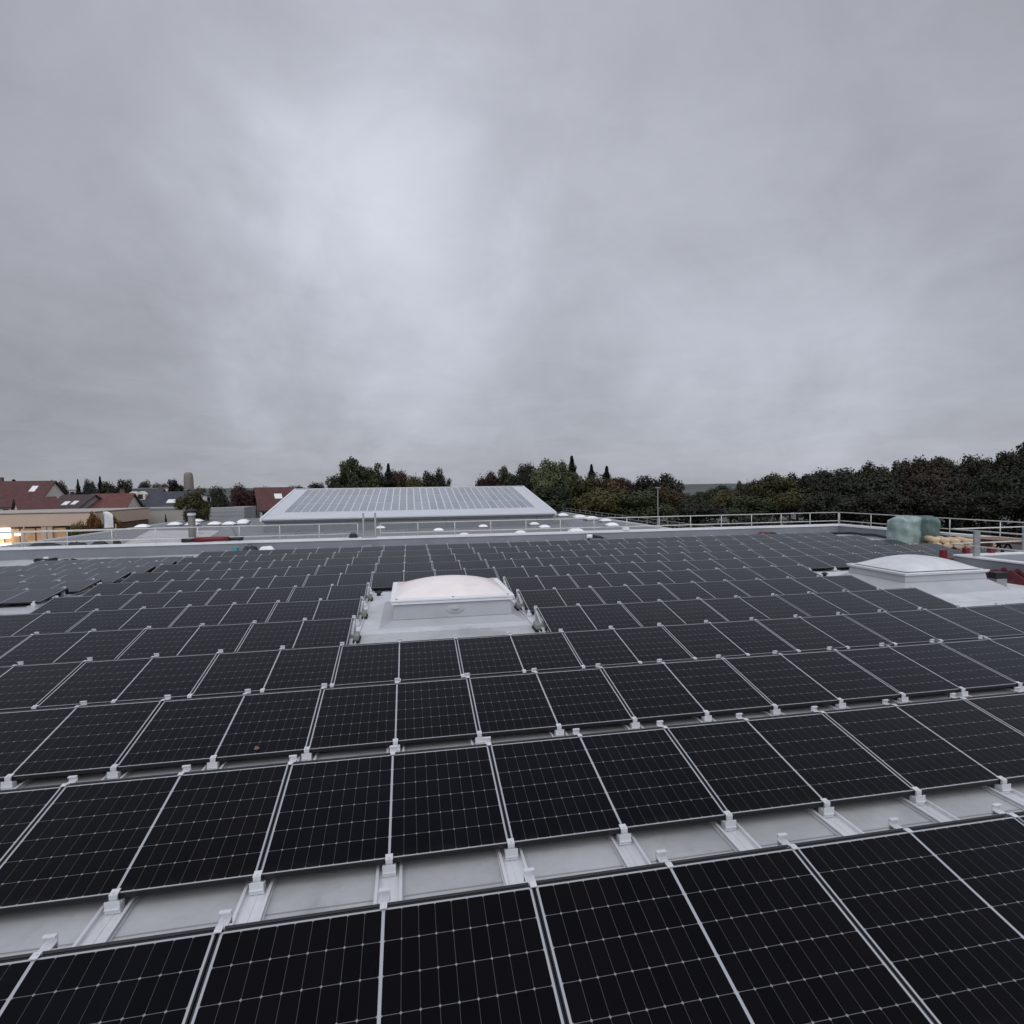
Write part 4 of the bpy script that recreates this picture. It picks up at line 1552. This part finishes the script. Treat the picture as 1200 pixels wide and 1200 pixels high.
G1 = "trees behind the far hall"
tree(375, 565.5, 34, 165, "spread", "dark", "low dark bush-like tree at the left end of the far hall's ridge", G1)
tree(402, 545, 34, 150, "loose", "green", "green tree at the left of the clump behind the hall ridge", G1)
tree(421, 537, 42, 152, "loose", "green", "tallest green tree of the clump behind the hall ridge", G1)
tree(437, 543, 28, 158, "loose", "green", "thin-topped green tree right of the tallest one behind the hall ridge", G1)
tree(455, 543, 34, 152, "conifer", "spruce", "pointed dark conifer standing in the clump behind the hall ridge", G1)
tree(470, 551, 34, 156, "round", "brown", "brownish tree right of the conifer behind the hall ridge", G1)
tree(490, 559, 34, 154, "spread", "olive", "low olive tree behind the middle of the hall ridge", G1)
tree(508, 550, 26, 152, "round", "dark", "dark round tree at the right end of the clump behind the hall ridge", G1)
tree(522, 561, 22, 160, "loose", "green", "thin low tree just right of the dark round one behind the hall ridge", G1)
tree(430, 556, 70, 170, "spread", "dark", "broad dark tree at the back of the clump behind the hall ridge", G1)
G2 = "trees right of the far hall"
tree(574, 553.5, 34, 150, "round", "red", "dark copper tree behind the right part of the hall ridge", G2)
tree(596, 547, 26, 152, "loose", "green", "green tree between the dark copper tree and the big dark one", G2)
tree(612, 543, 40, 146, "spread", "dark", "big dark spreading tree at the hall roof's right corner", G2)
tree(642, 539, 36, 132, "loose", "pale", "tall pale green tree right of the hall roof's corner", G2)
tree(660, 541, 40, 134, "loose", "pale", "pale green tree in front of the dark spruce", G2)
tree(670, 534, 40, 142, "conifer", "dark", "tall dark spruce rising above the pale green trees", G2)
tree(693, 544, 34, 150, "conifer", "spruce", "slim grey-green conifer, left of two beyond the olive trees", G2)
tree(711, 546, 36, 152, "conifer", "spruce", "slim grey-green conifer, right of two beyond the olive trees", G2)
tree(690, 556, 48, 128, "round", "olive", "olive tree between the pale green trees and the copper ones", G2)
tree(715, 561, 44, 130, "round", "brown", "brown autumn tree right of the olive tree", G2)
tree(738, 560, 36, 134, "round", "red", "copper-red tree right of the brown autumn tree", G2)
tree(725, 560, 20, 150, "tall", "dark", "dark narrow tree behind the copper-red tree", G2)
tree(768, 556, 52, 130, "round", "dark", "dark dome-shaped tree behind the thin grey mast", G2)
tree(785, 570, 40, 122, "round", "brown", "low brown tree in front of the dark dome-shaped one", G2)
tree(648, 566, 60, 120, "round", "green", "broad low green tree beside the hall's right eave", G2)
tree(618, 563, 40, 138, "round", "dark", "dark low tree under the big spreading one at the hall corner", G2)
tree(700, 572, 60, 116, "round", "olive", "broad low olive tree above the lower roof's right rail", G2)
tree(750, 574, 60, 114, "round", "green", "broad low green tree left of the mast above the rail", G2)
tree(812, 577, 44, 140, "round", "green", "low green tree in the gap right of the dark dome-shaped tree", G2)
tree(838, 569, 34, 140, "round", "green", "rounded green tree just right of the skyline gap", G2)
tree(866, 564, 16, 150, "loose", "dark", "thin lone dark tree standing above the low green trees", G2)
tree(856, 574, 40, 128, "round", "olive", "low olive tree below the thin lone dark one", G2)
tree(890, 558, 46, 124, "round", "olive", "olive tree left of the yellowing one before the wood", G2)
tree(912, 555, 44, 126, "loose", "yellow" if False else "olive", "tall olive tree at the left end of the wood", G2)
tree(935, 555, 34, 132, "round", "dark", "dark round tree right of the tall olive one", G2)
tree(925, 573, 50, 108, "round", "olive", "low olive tree above the guard rail left of the corner", G2)
tree(880, 580, 60, 112, "round", "green", "wide low green tree above the guard rail", G2)
tree(820, 586, 60, 108, "spread", "dark", "wide low dark tree behind the crossing guard rails", G2)
tree(956, 575, 30, 110, "round", "brown", "small brownish tree standing before the wood's dark left part", G2)
# the wood on the right
WOOD = [(962, 551, 40), (985, 550, 38), (1005, 547, 36), (1025, 541, 36), (1044, 541, 30), (1062, 538, 36), (1082, 535, 40), (1098, 537, 36), (1116, 535, 40),
        (1136, 534, 42), (1152, 536, 36), (1168, 531, 26), (1194, 521, 34), (1216, 519, 44), (1246, 514, 50), (1285, 512, 56)]
for i, (px, pt, wd) in enumerate(WOOD):
    tree(px, pt + rnd.uniform(-1.5, 1.5), wd * rnd.uniform(0.95, 1.15), 118 - i * 1.6 + rnd.uniform(-6, 6), rnd.choice(["round", "loose", "loose", "tall", "spread"]), rnd.choice(["dark", "wood", "wood", "wood_brown"]),
         f"tall dark tree on the wood's skyline, {ordinal(i + 1)} from the left", "skyline trees of the wood", name="tall_tree")
for i in range(12):
    px = 975 + i * 27
    tree(px, 556 - i * 0.9 + rnd.uniform(-3, 3), 48 + rnd.uniform(-4, 8), 104 - i * 1.5 + rnd.uniform(-2, 2), rnd.choice(["round", "round", "spread", "loose"]), rnd.choice(["dark", "wood", "wood", "wood_brown", "dark"]),
         f"dark tree in the wood's middle tier, {ordinal(i + 1)} from the left", "middle tier trees of the wood")
for i in range(10):
    px = 968 + i * 32
    tree(px, 577 - i * 0.4 + rnd.uniform(-2, 2), 56 + rnd.uniform(-4, 8), 92 - i * 1.5, rnd.choice(["round", "spread"]), "dark",
         f"low dark tree at the wood's edge, {ordinal(i + 1)} from the left", "low trees at the edge of the wood")
# undergrowth that closes the foot of the wood
r2 = random.Random(21)
b = MB()
for (x0, y0, x1, y1, n_, h_) in ((16, 130, 60, 104, 9000, 6.5), (58, 106, 108, 84, 9000, 6.0), (34, 104, 56, 92, 4000, 5.0), (106, 84, 118, 60, 2500, 6.0)):
    for i in range(n_):
        u = r2.random()
        hh = h_ * (0.72 + 0.28 * math.sin(u * 23 + x0) * math.sin(u * 51 + y1))
        z = hh * r2.random() ** 0.6
        wv = 4.0 * (1 - (z / h_) ** 2 * 0.7)
        p = Vector((x0 + (x1 - x0) * u + r2.uniform(-1, 1), y0 + (y1 - y0) * u + r2.uniform(-wv, wv), GZ + z))
        nv = Vector((r2.uniform(-.6, .6), r2.uniform(-1, 0.4), r2.uniform(0, 1))).normalized()
        a = nv.cross(Vector((r2.uniform(-1, 1), r2.uniform(-1, 1), r2.uniform(-1, 1)))).normalized() * r2.uniform(0.18, 0.42)
        c = nv.cross(a) * r2.uniform(0.5, 0.9)
        b.face([p - a, p - c, p + a, p + c])
o = b.build("undergrowth", LEAF["dark"])
tag(o, "dark undergrowth closing the foot of the wood behind the guard rail", "undergrowth", kind="stuff")
# town trees
G3 = "trees among the town houses"
tree(66, 564.5, 24, 150, "round", "dark", "round dark tree right of the large red roof", G3)
tree(16, 562, 44, 170, "conifer", "dark", "dark conifer peeping over the large red roof", G3)
tree(91, 561.5, 17, 190, "conifer", "dark", "dark narrow conifer above the pale distant block, left one", G3)
tree(104, 562, 12, 195, "tall", "spruce", "slim grey tree between two conifers above the town", G3)
tree(117, 558, 20, 180, "conifer", "dark", "taller dark conifer above the orange-red roof", G3)
tree(133, 563, 28, 182, "round", "dark", "broad dark tree right of the taller conifer", G3)
tree(148, 562, 12, 186, "tall", "spruce", "slim grey-green tree above the white dormers", G3)
tree(170, 563, 14, 290, "round", "spruce", "small tree on the skyline above the slate roofs, left one", G3)
tree(188, 566, 22, 280, "spread", "dark", "dark skyline tree above the slate roofs, middle one", G3)
tree(206, 562, 20, 240, "loose", "dark", "dark skyline tree just left of the round-topped tower", G3)
tree(228, 572, 30, 112, "loose", "olive", "olive tree standing in front of the round-topped tower", G3, base=-8)
tree(244, 573, 20, 160, "round", "green", "green tree behind the olive tree", G3)
tree(258, 570, 22, 128, "tall", "dark", "dark upright tree left of the copper beech", G3)
tree(281, 568, 34, 134, "round", "red", "copper beech left of the house with the pale gable", G3)
tree(109, 600.5, 15, 97, "round", "orange", "small orange autumn tree beside the white banner", G3)
tree(136, 604, 12, 98, "round", "orange", "small orange shrub right of the white banner", G3, name="shrub")
tree(91, 611, 16, 96, "round", "yellow", "yellow-green shrub in front of the beige store", G3, name="shrub")
tree(194, 602, 9, 118, "conifer", "spruce", "tiny conifer against the grey-beige wall", G3)
tree(50, 570, 30, 230, "spread", "spruce", "distant low tree behind the small white gable", G3)
tree(345, 569, 30, 220, "spread", "dark", "distant dark tree above the far hall's left eave", G3)
tree(310, 571, 36, 240, "spread", "spruce", "distant low tree above the house with the pale gable", G3)
